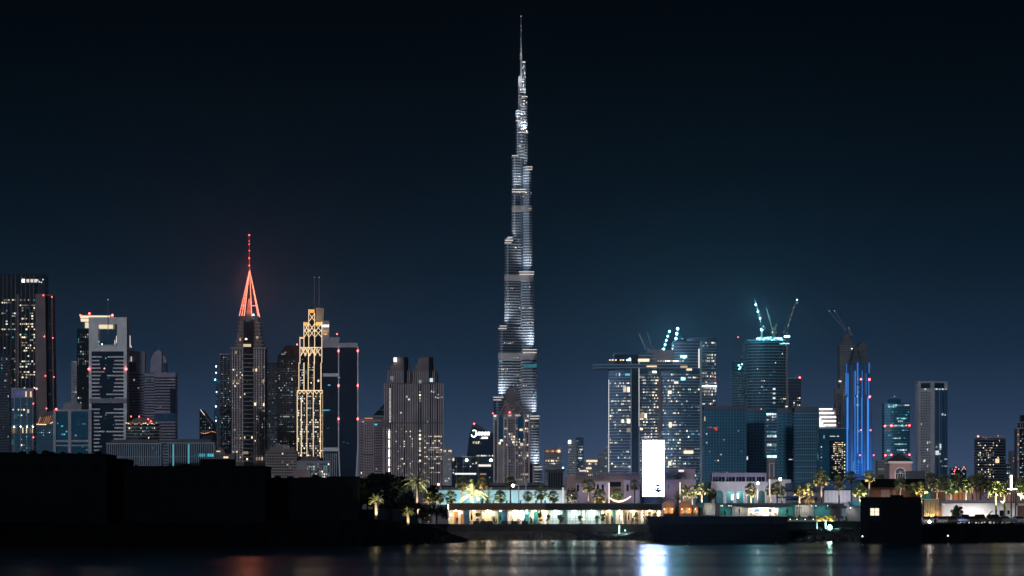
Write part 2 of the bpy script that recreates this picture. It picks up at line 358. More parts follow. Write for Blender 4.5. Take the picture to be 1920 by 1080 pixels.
# ================================================================== LEFT CLUSTER
def left_cluster():
    # far left, cropped dark tower
    t = T('office_tower', 'dark banded tower cropped by the left edge in front of the large brown-winged tower', 'skyscraper', 2400, 6)
    t.part('facade', glassd, [('p', R(-14,17,18), 665, None)]); t.slabs(darkc, R(-14,17,18), 668, 850, 5, .4, .6)
    t.grid((2,0),(17,0), 670, 845, 5, 30, .10, [wcool, wcyan, wdim], seed=1); t.done()
    # large tower with brown wing
    t = T('residential_tower', 'broad dark tower with many yellow windows and a tall brown side wing with red beacons', 'skyscraper', 2850, 42)
    t.part('shaft', glassn, [('p', R(-30,67,40), 516, None)])
    t.part('crown', glassd, [('p', R(60,83,34,4), 515, 556), ('b', -30,82,513,516,-1,30)])
    t.fins(conc, (6,13,21,29,40,48,56,63), 513, 850, .7, 1.0)
    t.part('pilaster', brownst, [('b', 31.5,35.5,552,850,-2,1), ('b', -4,.5,552,850,-2,1)])
    t.part('side_wing', brownst, [('e', [(67,551),(85,551),(90,850),(67,850)], -3, 26)])
    t.part('wing_frame', brownst, [('e', [(96.6,553.5),(98.6,553.5),(103.6,850),(101.2,850)], -3, 22), ('b', 84,98,552,555,2,18)]+[('b',84,100,y,y+1.4,2,18) for y in (607,651,694,738)])
    t.part('wing_recess', glassn, [('e', [(84,556),(97,556),(102,850),(89,850)], 4, 16)])
    for x in (44,52.5,60,67): t.win(x, 526.5, 5, 6, ewhite if x == 44 else esoft, -1.2, name='crown_window')
    for x, y in ((70,525),(73,528),(77,529),(80,524)): t.win(x, y, 2.4, 2.2, esoft, 2.6, name='crown_window')
    r = random.Random(11)
    blocks = [(3,30,560,730,7,34,.2),(37,66,560,730,8,34,.26)]
    for a, b_, y0, y1, nx, ny, p in blocks: t.grid((a,0),(b_,0), y0, y1, nx, ny, p, [wlit, wlit, wcool, wlit, wcyan, wlit], .7, .5, None, 3, .9)
    for x, y in ((82,554),(98,557),(84,631),(100,634),(86,705),(102,707),(88,766)): t.beacon(x, y, -4, .85)
    t.done()
    t = T('hotel_tower', 'glass tower with violet-lit top band and amber arcade, in front of the broad dark tower', 'skyscraper', 2500, 42)
    t.part('shaft', glasst, [('p', R(16,63,26), 745, None)]); t.part('top_floor', lilac, [('b', 17,62,730,746,-.5,24)]); t.part('cornice', pale, [('b', 15.5,63.5,728,730.5,-2,26)])
    t.fins(pale, (17,27,39,51,62), 745, 850, 1.1, 1.0); t.slabs(darkc, R(16,63,26), 750, 850, 5.5, .3, .4)
    for x in (21,31,36,43): t.win(x, 738, 6, 8, epurp, -1.1, name='violet_window')
    for x, w in ((49,1.5),(58,2)): t.win(x, 739, w, 10, egold, -1.3, name='lit_window')
    for x in (17.5,22,25,28,32,37,43,50,57,61): t.win(x, 807, 1.6, 10, r.choice([egold, wlit, wdim]), -1.3, name='arcade_light')
    for x in (17,27,39,51,62): t.part('lantern', elampw, [('o', x, 800, -2, .8)])
    t.grid((17,0),(63,0), 750, 797, 9, 9, .12, [wcyan, wlit, wcool], .5, .5, None, 5); t.grid((17,0),(63,0), 816, 848, 9, 6, .15, [wcyan, wlit], .5, .5, None, 6)
    t.win(30, 781, 4.6, 9, wcyan, -1.4); t.win(53, 771, 3.6, 7, wlit, -1.4); t.win(24, 829, 2.4, 10, wcyan, -1.4)
    t.part('mast', steeld, [('b', 68,70,728,850,0,3)]); t.beacon(69, 729, -2, 1.6); t.beacon(63, 757, -2, .9); t.beacon(63, 820, -2, 1); t.done()
    # dome roof
    t = T('domed_building', 'low glass building with a curved roof of slanting amber light strips', 'building', 2430, 86)
    n = 12; pts = [(68+35*i/n, 797-27*math.sin(math.pi*(.5+i/n*.5)-math.pi/2+.15)) for i in range(n+1)]
    t.part('facade', glasst, [('p', R(68,103,20), 797, None)]); t.part('roof', darkc, [('e', [(68,797)]+[(68+35*u, 797-27*math.sin(u*math.pi*.62)) for u in [i/12 for i in range(1,13)]]+[(103,797)], 0, 18)])
    t.slabs(darkc, R(68,103,20), 800, 850, 5, .35, .5)
    for i in range(8): x = 72+i*3.6; t.part('light_strip', worng, [('t', (x,794,-.6),(x+4+i*.3,782-i*.5,-.6),.32)])
    t.part('eave_light', egold, [('t',(68.5,795.5,-1),(87,796,-1),.8),('t',(94,794,-1),(101,791,-1),.8)])
    t.grid((69,0),(102,0), 804, 818, 9, 3, .3, [wcool, wcyan], .4, .4, None, 8); t.done()
    t = T('office_block', 'teal glass block in a pale square frame below the white portal tower', 'building', 2000, 136)
    t.part('facade', glasst, [('p', R(102,170,26), 768, None)])
    t.part('frame', pale, [('b',100,105,757+11,850,-2,20),('b',128,134,768,850,-2,20),('b',166,172,768,850,-2,20),('b',105,128,768,771,-1.6,18),('b',134,166,768,771,-1.6,18),('b',105,128,825,829,-1.6,18),('b',134,166,825,829,-1.6,18),('b',105,128,834,836.5,-1.6,18),('b',134,166,834,836.5,-1.6,18)])
    t.part('roof_plant', conc, [('b',118,152,757,768,3,18),('b',121,146,754,757,4,17)])
    t.slabs(darkc, R(104,168,20,.2), 774, 850, 4.6, .22, .2); t.grid((106,0),(127,0), 776, 822, 5, 9, .1, [wcyan], .7, .5, None, 9); t.grid((136,0),(165,0), 776, 846, 7, 13, .14, [wcyan, wcool], .6, .45, None, 10)
    t.beacon(106, 767, -3, 1.6); t.done()
    t = T('slim_tower', 'slim pale far tower just left of the white portal tower', 'skyscraper', 3700, 139)
    t.part('facade', pale, [('p', R(133.5,144.5,12), 677, None)]); t.slabs(darkc, R(133.5,144.5,12), 680, 760, 4, .4, .3); t.grid((134,0),(144,0), 700, 756, 3, 12, .25, [wcool, wdim], .6, .5, None, 12); t.done()
    t = T('office_tower', 'dark glass tower with a bright cream stepped crown beside the white portal tower', 'skyscraper', 3200, 158)
    t.part('facade', glassn, [('p', R(144,167,24), 616, None)]); t.part('crown', cream, [('b',150,213,591,597,-1,14),('b',151,167,597,604,-1,14),('b',159,167,604,616,-1,14)])
    t.part('crown_panel', ecrown, [('b',151,206,592,596.3,-1.8,-1.1),('b',152,166.5,597.8,603,-1.8,-1.1),('b',160,166.5,604.8,615,-1.8,-1.1)])
    t.grid((145,0),(167,0), 625, 762, 5, 30, .16, [wcool, wcyan, wdim], .4, .6, None, 13); t.beacon(151,591,-2,1.2); t.beacon(168,588,-2,1.8); t.beacon(211,591,-2,1.9); t.done()
    # white portal tower
    t = T('portal_tower', 'white framed tower with a square opening through its head and a slender mast', 'skyscraper', 2700, 203)
    t.part('frame', white, [('b',167,184,595,648,-2,22),('b',220,238,595,648,-2,22),('b',184,220,595,608,-2,22),('b',167,238,648,659,-2,22)])
    t.part('side_pier', white, [('b',167,172,659,None,-2,22),('b',232,238,659,None,-2,22)])
    t.part('facade', glassd, [('p', R(172,232,20), 659, None)])
    t.part('portal_ceiling', cream, [('b',184,214,608,617,4,20)]); t.part('portal_light', ecrown, [('b',185,211,608.8,616,3,3.8)])
    t.part('portal_jamb', white, [('b',182,184.6,608,646,-1.6,20)])
    pr = []
    for j in range(27):
        y = 668+j*7
        if 745 < y < 760: continue
        wl = (18 if j % 4 else 24)-abs(j % 8-4)*1.2
        pr += [('b',172,172+wl,y,y+2.6,-1.2,.4),('b',232-(20 if j % 5 else 34)+abs(j % 6-3)*1.5,232,y,y+2.6,-1.2,.4)]
    t.part('balcony_band', white, pr); t.part('mid_belt', conc, [('b',168,238,747,756,-2.6,.3)])
    t.part('mast', silver, [('t',(203,628,-2.8),(203,562,-2.8),.8,.35)]); t.beacon(203,562,-2.8,.9,esoft)
    t.beacon(167,692,-3,1.7); t.beacon(196,691,-1.2,1); t.beacon(237,692,-3,1.9)
    for x, y, h in ((214,641,9),(217,636,14),(219,642,8)): t.win(x, y, 1.2, h, esoft, 8, name='lit_strip')
    t.part('inner_drum', conc, [('p', R(188,216,8,8), 645, 648)]); t.beacon(190,645,7,.9,ecyan)
    t.grid((196,0),(215,0), 662, 850, 4, 30, .05, [wcyan], .4, .4, None, 14); t.done()
    t = T('apartment_tower', 'striped lilac tower with a curved shoulder behind the white portal tower', 'skyscraper', 3000, 254)
    t.part('facade', lilac, [('p', R(236,271,24), 697, None)]); t.part('crown', lilac, [('e',[(240,697),(240,657),(246,656),(258,659),(271,660),(271,697)],2,18)]); t.part('crown_glass', glassn, [('b',239,254,679,697,1,3)])
    t.slabs(glassn, R(236,271,24), 700, 850, 5.2, .42, .2); t.grid((237,0),(270,0), 700, 780, 8, 16, .06, [wcyan, wlit], .4, .4, None, 15)
    for x, y, h in ((240,636,14),(244,640,22),(246,650,4),(241,675,6),(246,673,9)): t.win(x, y, 1.3, h, esoft, 0, name='lit_strip')
    t.done()
    t = T('apartment_tower', 'white striped tower topped by a rounded turret and short antenna', 'skyscraper', 2900, 300)
    t.part('facade', lilac, [('p', R(290,329,26), 699, None), ('p', R(270,291,20,5), 700, None)])
    t.part('turret', lilac, [('e',[(281,699),(282,676),(288,661),(297,656),(303,660),(303,699)],2,16),('e',[(303,699),(303,664),(309,668),(312,678),(312,699)],5,16)])
    t.part('turret_glass', glass, [('b',304,311,680,697,3.5,4.9)]); t.part('antenna', silver, [('t',(296,657,8),(296,643,8),.5,.3)])
    t.slabs(glassn, R(270,291,20,5), 704, 880, 5, .4, .2); t.slabs(glassn, R(290,329,26), 706, 770, 5.4, .45, .2); t.slabs(glassn, R(290,329,26), 792, 890, 5.4, .45, .2)
    t.part('glass_belt', glass, [('b',289.5,329.6,775,790,-.8,10)]); t.part('corner_glass', glassd, [('b',319,329.7,728,775,-.9,10)])
    t.grid((272,-.8),(326,-.8), 709, 716, 14, 1, .6, [wcyan, wcool, wdim], .4, .4, None, 16); t.grid((292,0),(328,0), 720, 880, 9, 28, .04, [wcyan, wlit, wdim], .4, .4, None, 17); t.done()
    t = T('office_block', 'low rounded block with a necklace of amber lights and red beacons on its roof', 'building', 2300, 268)
    t.part('facade', glassn, [('p', RB(236,299,20,5), 795, None)]); t.part('roof', darkc, [('e',[(236,795),(250,786),(262,782),(280,783),(290,790),(299,795)],0,18)]); t.slabs(conc, RB(236,299,20,5), 798, 850, 6, .25, .4)
    for x in range(238,298,4): t.win(x, 794.5+1.5*math.sin(x), 2.6, 1.8, r.choice([worng, wlit, egold]), -6, name='roof_light')
    t.grid((238,-5),(296,-5), 800, 824, 16, 4, .35, [wcool, wcyan, wlit, wdim], .5, .4, None, 18)
    for x, y in ((246,781),(261,781),(278,786),(283,790)): t.beacon(x, y, -2, 1)
    t.done()
    def louvred(x0, x1, y0, lab, D, sd):
        t = T('louvred_building', lab, 'building', D, (x0+x1)/2)
        t.part('facade', glassd, [('p', R(x0,x1,22), y0+8, None)]); t.part('cornice', louvre, [('b',x0-2,x1+1,y0+6.5,y0+9,-2,22)]); t.part('roof_plant', darkc, [('b',x0+8,x1-6,y0,y0+6.5,4,18)])
        xs = [x0+i*4.0 for i in range(int((x1-x0)/4)+1)]; t.fins(louvre, xs, y0+9, 885, 1.5, 1.2); t.part('belt', louvre, [('b',x0,x1,y0+32,y0+33.2,-1.5,.4)]); t.part('railing', steeld, [('b',x0,x1,y0+4,y0+4.6,-1,0)]+[('b',x,x+.4,y0+4,y0+6.5,-1,-.5) for x in xs])
        return t
    t = louvred(201,302,824,'long pale-louvred low building left of its teal-windowed twin', 1500, 1); t.grid((203,0),(300,0),836,874,24,5,.05,[wcyan],.35,.5,None,19); t.part('terrace_wall', conc, [('b',198,302,873,880,-4,-2)]); t.done()
    t = louvred(316,401,823,'pale-louvred low building with a bright teal row of windows', 1550, 2)
    for x in range(366,401,4): t.win(x+1, 853.5, 3.0, 5.5, wcyan, -1.3, name='teal_window')
    for x in (325,354): t.part('light_column', wcyan, [('b',x-1.2,x+1.2,833,874,-1.6,-1.2)])
    t.done()
    t = T('sloped_building', 'dark wedge-roofed building with a glowing slanted edge and curved amber lights', 'building', 2600, 390)
    t.part('facade', glassn, [('e',[(374,967),(374,768),(381,768),(405,800),(407,830),(407,967)],0,18)]); t.part('slope_edge', silver, [('t',(376,768,-.8),(398,797,-.8),.9)]); t.part('edge_light', esoft, [('t',(376,768,-1.8),(384,778.5,-1.8),.7)])
    for i in range(7): x = 376+i*4.2; t.part('arc_light', worng, [('t',(x,811+1.8*math.sin(i*.9),-1),(x+3.6,811+1.8*math.sin(i*.9+.9),-1),.65)])
    t.grid((375,0),(399,0),782,828,6,8,.35,[wdim, wcool],.3,.4,None,20); t.done()
    t = T('slim_tower', 'very slim far tower with a string of white and cyan lights on its edge', 'skyscraper', 3800, 406)
    t.part('facade', glass, [('p', R(401,411,12), 762, None), ('p', R(404,411,8,2), 690, 763)])
    for y in (687,699,712,735,748,762,782,789): t.win(405+r.uniform(-1.5,1.5), y, 1.6, 2.4, r.choice([ewhite, ecyan, wcyan, wcool]), -.8, name='edge_light')
    t.done()
    t = T('office_tower', 'dark teal tower close to the left side of the red-spired tower', 'skyscraper', 3300, 423)
    t.part('facade', glassd, [('p', R(411,433,22), 664, None)]); t.part('parapet', conc, [('b',411,433,663,665.5,-.8,20)]); t.fins(conc, (412,419,426,432), 666, 845, .7); t.slabs(darkc, R(411,433,22), 668, 845, 4, .3, .3)
    t.grid((412,0),(433,0),668,842,7,44,.3,[wdim, wdim, wcyan, wcool],.35,.35,None,21); t.done()
    t = T('kiosk_building', 'small low building with tan domed roof and a warm lit opening, under the teal tower', 'building', 1300, 422)
    t.part('wall', darkc, [('p', R(401,440,16), 851, None)]); t.part('roof', brownst, [('e',[(402,851),(404,845),(412,840),(418,841),(423,851)],0,8)]); t.part('lit_opening', egold, [('b',419,428,856,859,-.6,-.1),('b',406,413,845.5,847,-.6,-.1)]); t.done()
left_cluster()

palep = mat('pale rose stone', (.72,.62,.62), .85)
def red_spire_tower():
    t = T('spired_tower', 'tapering stone tower crowned by a glowing coral-red lattice spire', 'skyscraper', 3000, 466)
    t.part('shaft', darkc, [('p', [(434,4),(440,0),(456,0),(456,-2),(476,-2),(476,0),(492,0),(498,4),(498,30),(434,30)], 653, None)])
    t.part('upper_shaft', brownst, [('e', [(442,653),(450,596),(484,596),(492,653)], 1, 26)])
    t.part('crown_base', darkc, [('e', [(450,605),(452,592),(484,592),(485,605)], -.4, 22)])
    b = []
    for i, y in enumerate(range(604, 653, 7)): u = (y-600)/50; b += [('b', 446-u*7, 489+u*6, y, y+1.2, -.6-u, 24)]
    t.part('setback_ledge', beige, b)
    for x0, x1 in ((457,475),): t.part('bay_glass', glassn, [('b',x0,x1,600,900,-3,3)])
    t.slabs(pinkst, [(434,4),(440,0),(456,0),(476,0),(492,0),(498,4),(498,30),(434,30)], 660, 868, 4.9, .28, .9, 'balcony_line'); t.part('cornice', beige, [('b',432.5,499.5,651.5,654,-3,31)])
    t.fins(palep, (436,440,445,450,455,476.5,481,486,491,496), 655, 868, 1.2, 1.9)
    t.part('bay_band', beige, [('b',456.4,475.6,y,y+1.2,-3.7,-2) for y in range(664, 868, 8)])
    t.grid((436,0),(456,0),660,865,6,40,.22,[wdim, wdim, wlit],.45,.4,None,22,.5,1.9); t.grid((477,0),(497,0),660,865,6,40,.08,[wdim, wcool],.45,.4,None,23,.5,1.9)
    t.grid((457,-3),(475,-3),670,865,4,24,.06,[wlit, wdim],.6,.5,None,24,.5,.5)
    for x, y, w, h in ((476,694,3,5),(481,694,3,5),(479,758,3,5),(438,858,6,5),(461,849,10,5),(482,860,3,6),(487,860,3,6),(492,860,3,6),(464,648,14,5),(451,637,3,5),(483,633,4,4),(443,661,2,5),(462,636,4,3),(440,715,3,6),(494,715,3,6),(495,759,2,5)): t.win(x, y, w, h, wlit, -4.6)
    ap = (467,505,8); bs = [(449.5,593,-6),(459,593,-9),(473,593,-9),(484.5,593,-6),(484,593,24),(450,593,24)]
    for q in bs: t.part('spire_beam', ecoral, [('t', q, ap, .8, .4)])
    def at(i, u): a = bs[i]; return tuple(a[j]+(ap[j]-a[j])*u for j in range(3))
    for u in (.06,.22,.34,.5): t.part('spire_ring', ecoral if u in (.22,) else ered_dim, [('t', at(0,u), at(1,u), .55), ('t', at(2,u), at(3,u), .55)])
    for u in (.12,.28,.42,.58): t.part('spire_ring', steeld, [('t', at(0,u), at(1,u), .5), ('t', at(2,u), at(3,u), .5),('t', at(3,u), at(4,u), .4)])
    t.part('spire_core', brownst, [('p', R(461,473,10,2), 560, 596, R(465,469,4,5))])
    t.part('mast', ered_dim, [('t',(467,506,8),(466.5,480,8),1.1,.8),('t',(466.5,480,8),(466.3,440,8),.55,.35)])
    for y, q in ((440,1.1),(451,.5),(457,.6),(469,.6),(483,.9),(497,.9)): t.beacon(466.5, y, 7, q)
    t.part('crown_lamp', ecyan, [('o',476,591,-8,1.4)]); t.part('crown_lamp', wcyan, [('b',460,470,601,603,-4,-3.4)])
    spot(t.o, t.P(466,596,-14), t.P(466,560,8), 30000, (1,.25,.15), 80, 1, 'uplight')
    for yy in (518, 552):
        pl = bpy.data.lights.new('spire_light','POINT'); pl.energy = 24000; pl.color = (1,.26,.14); pl.shadow_soft_size = .8; po = bpy.data.objects.new('spire_light', pl); S.collection.objects.link(po); po.parent = t.o; po.location = t.P(467, yy, -9)
    t.done()
ered_dim = emis('dim red light strip', (1,.10,.06), .8, .6, 1.1)
red_spire_tower()

def mid_left():
    r = random.Random(31)
    t = T('office_tower', 'dark flat-topped tower immediately right of the red-spired tower', 'skyscraper', 3500, 510)
    t.part('facade', glassd, [('p', R(496,523,20), 680, None)]); t.slabs(darkc, R(496,523,20), 683, 840, 4, .35, .3); t.fins(darkc, (503,509,515,521), 681, 840, .8)
    t.grid((498,0),(522,0),684,838,8,38,.22,[wdim, wcyan, wdim, wcool],.35,.35,None,25); t.done()
    t = T('office_tower', 'dark slant-roofed tower between the red-spired tower and the gold-lit tower', 'skyscraper', 3400, 540)
    t.part('facade', glassn, [('e',[(520,None or 960),(520,668),(535,648),(560,647),(560,960)],0,26)]); t.fins(darkc, (525,531,537,543,549,555), 672, 850, .8); t.slabs(darkc, R(520,560,26), 690, 850, 4.2, .3, .4)
    t.grid((522,0),(559,0),675,848,11,38,.2,[wdim, wdim, wcyan, wcool],.35,.35,None,26)
    for x, y, w in ((531,664,7),(535,661,4),(524,711,2),(548,712,2),(527,781,3),(537,781,12),(549,781,3),(547,735,4)): t.win(x, y, w, 2.2, wcool, -1)
    t.beacon(557, 646, -1, 1.2); t.done()
    t = T('apartment_block', 'grey-brown balconied apartment block in front of the slant-roofed dark tower', 'building', 1300, 527)
    t.part('wall', brownst, [('p', R(498,556,24), 845, None)]); t.part('roof_storey', brownst, [('b',504,552,838,845,3,20),('b',515,538,833,838,5,18)]); t.part('roof_sign_frame', conc, [('b',530,543,835,843,1,2)])
    t.slabs(beige, R(498,556,24), 850, 895, 5.2, .3, .8, 'balcony_line'); t.grid((500,0),(555,0),848,900,12,10,.05,[wlit, wdim],.5,.5,glassn,27,.5,.4); t.done()
    # gold outlined tower
    t = T('gold_lit_tower', 'stepped tower outlined in gold light with crossed lattice bands and twin antennas', 'skyscraper', 2900, 582)
    t.part('shaft', glassn, [('p', R(557,606,28), 734, None), ('p', R(562,605,24,1), 656, 735), ('p', R(570,604,20,2), 610, 657), ('p', R(579,592,18,3), 578, 611)])
    t.part('back_shaft', beige, [('b',590,607,577,640,3,20)]); t.part('side_block', pale, [('b',604,617.5,601,641,1,18)]); t.part('side_base', glassd, [('p', R(604,612,14,1), 641, None)])
    t.part('floodlit_zone_glow', eamber, [('b',580,589.5,580,586.5,2.2,2.9),('b',571,578.5,604,610,1.2,1.9),('b',592,603,604,610,1.2,1.9),('b',563,569,632,635,.2,.8),('b',605.5,614,624.5,627,.2,.8)])  # floodlit amber zones, their glow put in as emission
    V = [(557.4,734,855),(565,745,856),(575.5,734,856),(587.5,734,856),(601,738,858),(605.6,734,858),(560.5,680,734),(570,680,734),(578,680,734),(589,680,734),(602,680,734),(562.5,632,682),(570,604,656),(579,580,656),(590,587,656),(603.5,603,680),(578.5,656,682),(589.5,656,682)]
    for x, a, b_ in V: t.part('light_line', egold, [('t',(x,a,-1),(x,b_,-1),.7)])
    def cross(x0, x1, y0, y1, r_=.6): t.part('lattice', egold, [('t',(x0,y0,-1.5),(x1,y1,-1.5),r_),('t',(x1,y0,-1.5),(x0,y1,-1.5),r_)])
    for x0, x1 in ((564,572),(572,580),(580,590),(590,600)): cross(x0, x1+2, 652, 667)
    for x0, x1 in ((564,572),(572,580),(580,590),(590,600)): t.part('lattice', egold, [('t',(x0,668,-1.5),((x0+x1)/2,652,-1.5),.5),('t',((x0+x1)/2,652,-1.5),(x1,668,-1.5),.5)])
    for x0, x1 in ((571,579),(580,590),(591,603)): cross(x0, x1, 607, 622); cross(x0, x1, 618, 632)
    cross(580,590,588,602); t.part('lattice', egold, [('b',557,606,731.5,733,-1.6,-1),('b',562,604,651,652.2,-1.6,-1)])
    for i in range(6): x = 558+i*8; t.part('lattice', egold, [('t',(x,733,-1.5),(x+4,739,-1.5),.6),('t',(x+4,739,-1.5),(x+8,733,-1.5),.6)])
    t.grid((562,0),(569,0),672,730,2,12,.9,[wcool, esoft],.6,.35,None,28); t.grid((579,0),(588,0),672,730,3,12,.8,[wcool, wlit],.6,.35,None,29)
    t.grid((558,0),(605,0),741,856,13,26,.55,[wlit, wlit, wcool, wdim],.5,.5,None,30); t.win(597,714,3,4,wlit); t.win(574,698,1.5,7,wcyan)
    t.slabs(darkc, R(557,606,28), 744, 858, 4.4, .25, .3)
    for x in (589,598): t.part('antenna', silver, [('t',(x,577,6),(x,519,6),.55,.35)]); t.beacon(x, 519.5, 6, .8, esoft)
    c = bpy.data.curves.new('sign', 'FONT'); c.body = 'DAMAC'; c.size = 5.4*t.k; c.extrude = .1; c.align_x = 'CENTER'; c.offset = .1
    o = bpy.data.objects.new('sign', c); S.collection.objects.link(o); dg = bpy.context.evaluated_depsgraph_get(); me = bpy.data.meshes.new_from_object(o.evaluated_get(dg)); bpy.data.objects.remove(o)
    o = bpy.data.objects.new('lit_sign', me); me.materials.clear(); me.materials.append(esign); S.collection.objects.link(o); o.parent = t.o; o.location = t.P(609.6,613,.7); o.rotation_euler.x = math.pi/2; o.scale = (.75,1.15,1)
    for x in (571,578,593,600): spot(t.o, t.P(x,614,-3), t.P(x,596,4), 9000, (1,.5,.18), 90, .6, 'uplight')
    spot(t.o, t.P(585,590,-2), t.P(585,572,4), 7000, (1,.5,.18), 90, .6, 'uplight'); spot(t.o, t.P(610,630,-3), t.P(610,615,3), 5000, (1,.5,.2), 90, .6, 'uplight')
    t.done()
    # black glass tower
    t = T('glass_tower', 'smooth black-blue glass tower edged by white curved ribs with paired red beacons', 'skyscraper', 2600, 638)
    t.part('left_face', glassd, [('p', R(605,635,26,2), 652, None)]); t.part('right_face', glassd, [('e',[(635,652),(670,652),(670,840),(667,893),(665,958),(638,958),(637,893),(635,840)],-1,24)])
    t.part('roof_screen', pale, [('b',605,635,640,651.5,0,22),('b',635,671,643,651.5,-2,22),('b',618,636,632,640,4,20)])
    t.part('white_rib', white, [('e',[(634,650),(636,650),(636,840),(638.5,893),(641,958),(639,958),(636,893),(634,840)],-2.5,0),('e',[(670,650),(672,650),(672,840),(669,893),(667,958),(665,958),(667,893),(670,840)],-2.5,0)])
    t.part('white_belt', white, [('b',605,634,700,706,0,2.5),('b',605,634,839,846,0,2.5)]); t.part('louvre_base', pale, [('b',606+i*4,607.6+i*4,850,893,.8,2.6) for i in range(7)])
    for x in (635,671):
        for y in (658,723,785.5): t.beacon(x, y, -3.6, 1.6)
    t.beacon(631.5, 626, 5, 1.2); t.part('antenna', steeld, [('t',(631.5,632,6),(631.5,624,6),.5)])
    for x, y, w in ((610,769,12),(617,769,4),(617,722,5),(635.5,708,5),(645,829,4),(652,831,3),(615,803,5)): t.win(x, y, w, 2.2, wcyan, .9 if x < 634 else -1.5)
    t.slabs(glassn, R(606,633,2,1.6), 655, 838, 6, .12, .2); t.done()
    t = T('low_block', 'low pale block of lit windows at the foot of the gold-lit tower', 'building', 1250, 590)
    t.part('wall', conc, [('p', R(557,620,20), 864, None)]); t.part('roof', darkc, [('e',[(560,864),(568,857),(590,856),(603,864)],1,16)]); t.grid((575,0),(618,0),868,896,11,6,.35,[wlit, wcool, wcyan],.5,.5,glassn,33,.4,.4); t.done()
    t = T('sloped_roof_hall', 'small hall with a slanting ribbed rose-coloured roof and a thin black mast', 'building', 700, 562)
    t.part('roof', pinkw, [('e',[(537,897),(555,879.5),(582,879.5),(582,897)],0,14)]); t.part('roof_rib', brownst, [('t',(541+i*4.5,896,-.4),(555+i*4.5,880,-.4),.35) for i in range(6)]); t.part('wall', brownst, [('p', R(540,582,12,1), 896.5, None)]); t.part('mast', steeld, [('t',(582,900,0),(582,846,0),.4,.25)]); t.done()
    t = T('apartment_block', 'rose-white apartment block with rows of small dark windows and a red roof glow', 'building', 1500, 697)
    t.part('wall', pinkst, [('p', [(682,0),(701,0),(717,3),(722,3),(722,26),(672,26),(672,5),(682,5)], 786, None)]); t.part('roof_band', brownst, [('b',683,700,782.5,787,-.8,8),('b',716,728,787,800,1,12)]); t.part('roof_glow', worng, [('b',684,699,783.6,785.4,-1.3,-.9)])
    t.grid((673,5),(681.5,5),792,925,3,26,.03,[wlit],.5,.5,glassn,34); t.grid((683,0),(700,0),790,925,4,27,.02,[wlit],.4,.45,glassn,35); t.grid((701,0),(717,3),790,925,5,28,.03,[wlit, wcool],.55,.5,glassn,36)
    t.beacon(681,791,-2,.9,esoft); t.win(705,796,5,3,wcyan,-1); t.part('belt', darkc, [('b',681,700.5,851,854,-.6,.3)]); t.done()
    t = T('pyramid_roof_building', 'dark building whose pyramid roof peeks between the rose block and the ribbed twin towers', 'building', 2300, 712)
    t.part('wall', darkc, [('p', R(700,722,18), 780, None)]); t.part('roof', glassd, [('p', R(697,735,30), 757, 781, R(719,721,2,14))]); t.part('roof_ledge', conc, [('b',699,720,768,769,-.6,2),('b',697,720,779,781,-.8,2)]); t.done()
    # ribbed twin towers
    t = T('ribbed_twin_tower', 'brown ribbed slab with two rounded stepped heads standing side by side', 'skyscraper', 2200, 776)
    t.part('shaft', brownst, [('p', R(720,831,34), 718, None)])
    for a in (0, 47):
        t.part('stepped_head', brownst, [('p', R(726+a,774+a-(0 if a else 0),26,3), 700, 719), ('p', RB(727+a,772+a,24,4), 694, 720), ('p', RB(732+a,768+a,20,3), 684, 695), ('p', RB(737+a,765+a,16,2), 671, 685)])
        t.part('head_glass', glassn, [('b',757+a,763+a,670,718,-5.5,1)]); t.part('roof_ring', darkc, [('b',737+a,765+a,669.5,671.5,-1.4,14)])
        t.fins(palep, [728+a+i*4 for i in range(11)], 696, 718, .8, 1.2, d=-3)
    t.fins(palep, [721+i*4.4 for i in range(26)], 719, 930, 1.1, 1.6); t.part('belt', darkc, [('b',719.5,831.5,792,794,-1.8,1)])
    t.part('dark_bay', glassn, [('b',x,x+w,720,930,-.3,1) for x, w in ((729,5),(742,3),(758,4),(784,8),(806,5),(818,5))])
    for j in range(20): t.win(731.5, 729+j*3.25, 1.8, 2.1, esoft, -1.8)
    for j in range(23): t.win(730, 806+j*3.5, 2.2, 2.3, ewhite if j % 5 else wcool, -1.8)
    for y in (735,741,747,752): t.win(787.5, y, 3.2, 2.6, wlit, -1.8)
    for j, y in enumerate((808,816,823,831,835,840,845,853,864,880,898,905)): t.win(787.5, y, 3.6, 3.6, wlit if j % 3 else wcool, -1.8)
    for x, y, w, h in ((741.5,675,5,7),(735.5,709,6,7),(788,716,5,6),(809,713,6,7),(736,714.5,3,2),(763,744,3,4),(767,749,3,3),(752,774,3,2.5),(802,791.5,2,3),(809,734,2,3),(813,735,3,3),(817,745,3,3),(822,740,3,3),(824,746,2,3),(829,745,2,3),(821,746,2,3)): t.win(x, y, w, h, ewhite if w == 5 and h == 7 else wcool, -5.6 if y < 718 else -1.8)
    t.grid((741,0),(775,0),802,886,9,18,.13,[wlit, wcool, wlit],.4,.4,None,37,.7,1.3); t.grid((795,0),(829,0),812,888,9,18,.32,[wlit, wlit, wcool],.45,.45,None,38,.8,1.3)
    t.done()
    t = T('far_tower', 'small distant block with a bright lit roof edge right of the ribbed twin towers', 'building', 3000, 840)
    t.part('facade', pale, [('p', R(829,848,14), 844, None)]); t.part('roof_storey', conc, [('b',832,842,838,844,2,10)]); t.grid((830,0),(847,0),843,848,5,1,1,[egold, esoft],.6,.7,None,39); t.grid((830,0),(847,0),850,904,5,12,.22,[wlit, wcool],.5,.4,None,40); t.done()
    t = T('far_tower', 'small distant block with one bright amber floor, left of the sign-topped building', 'building', 2800, 855)
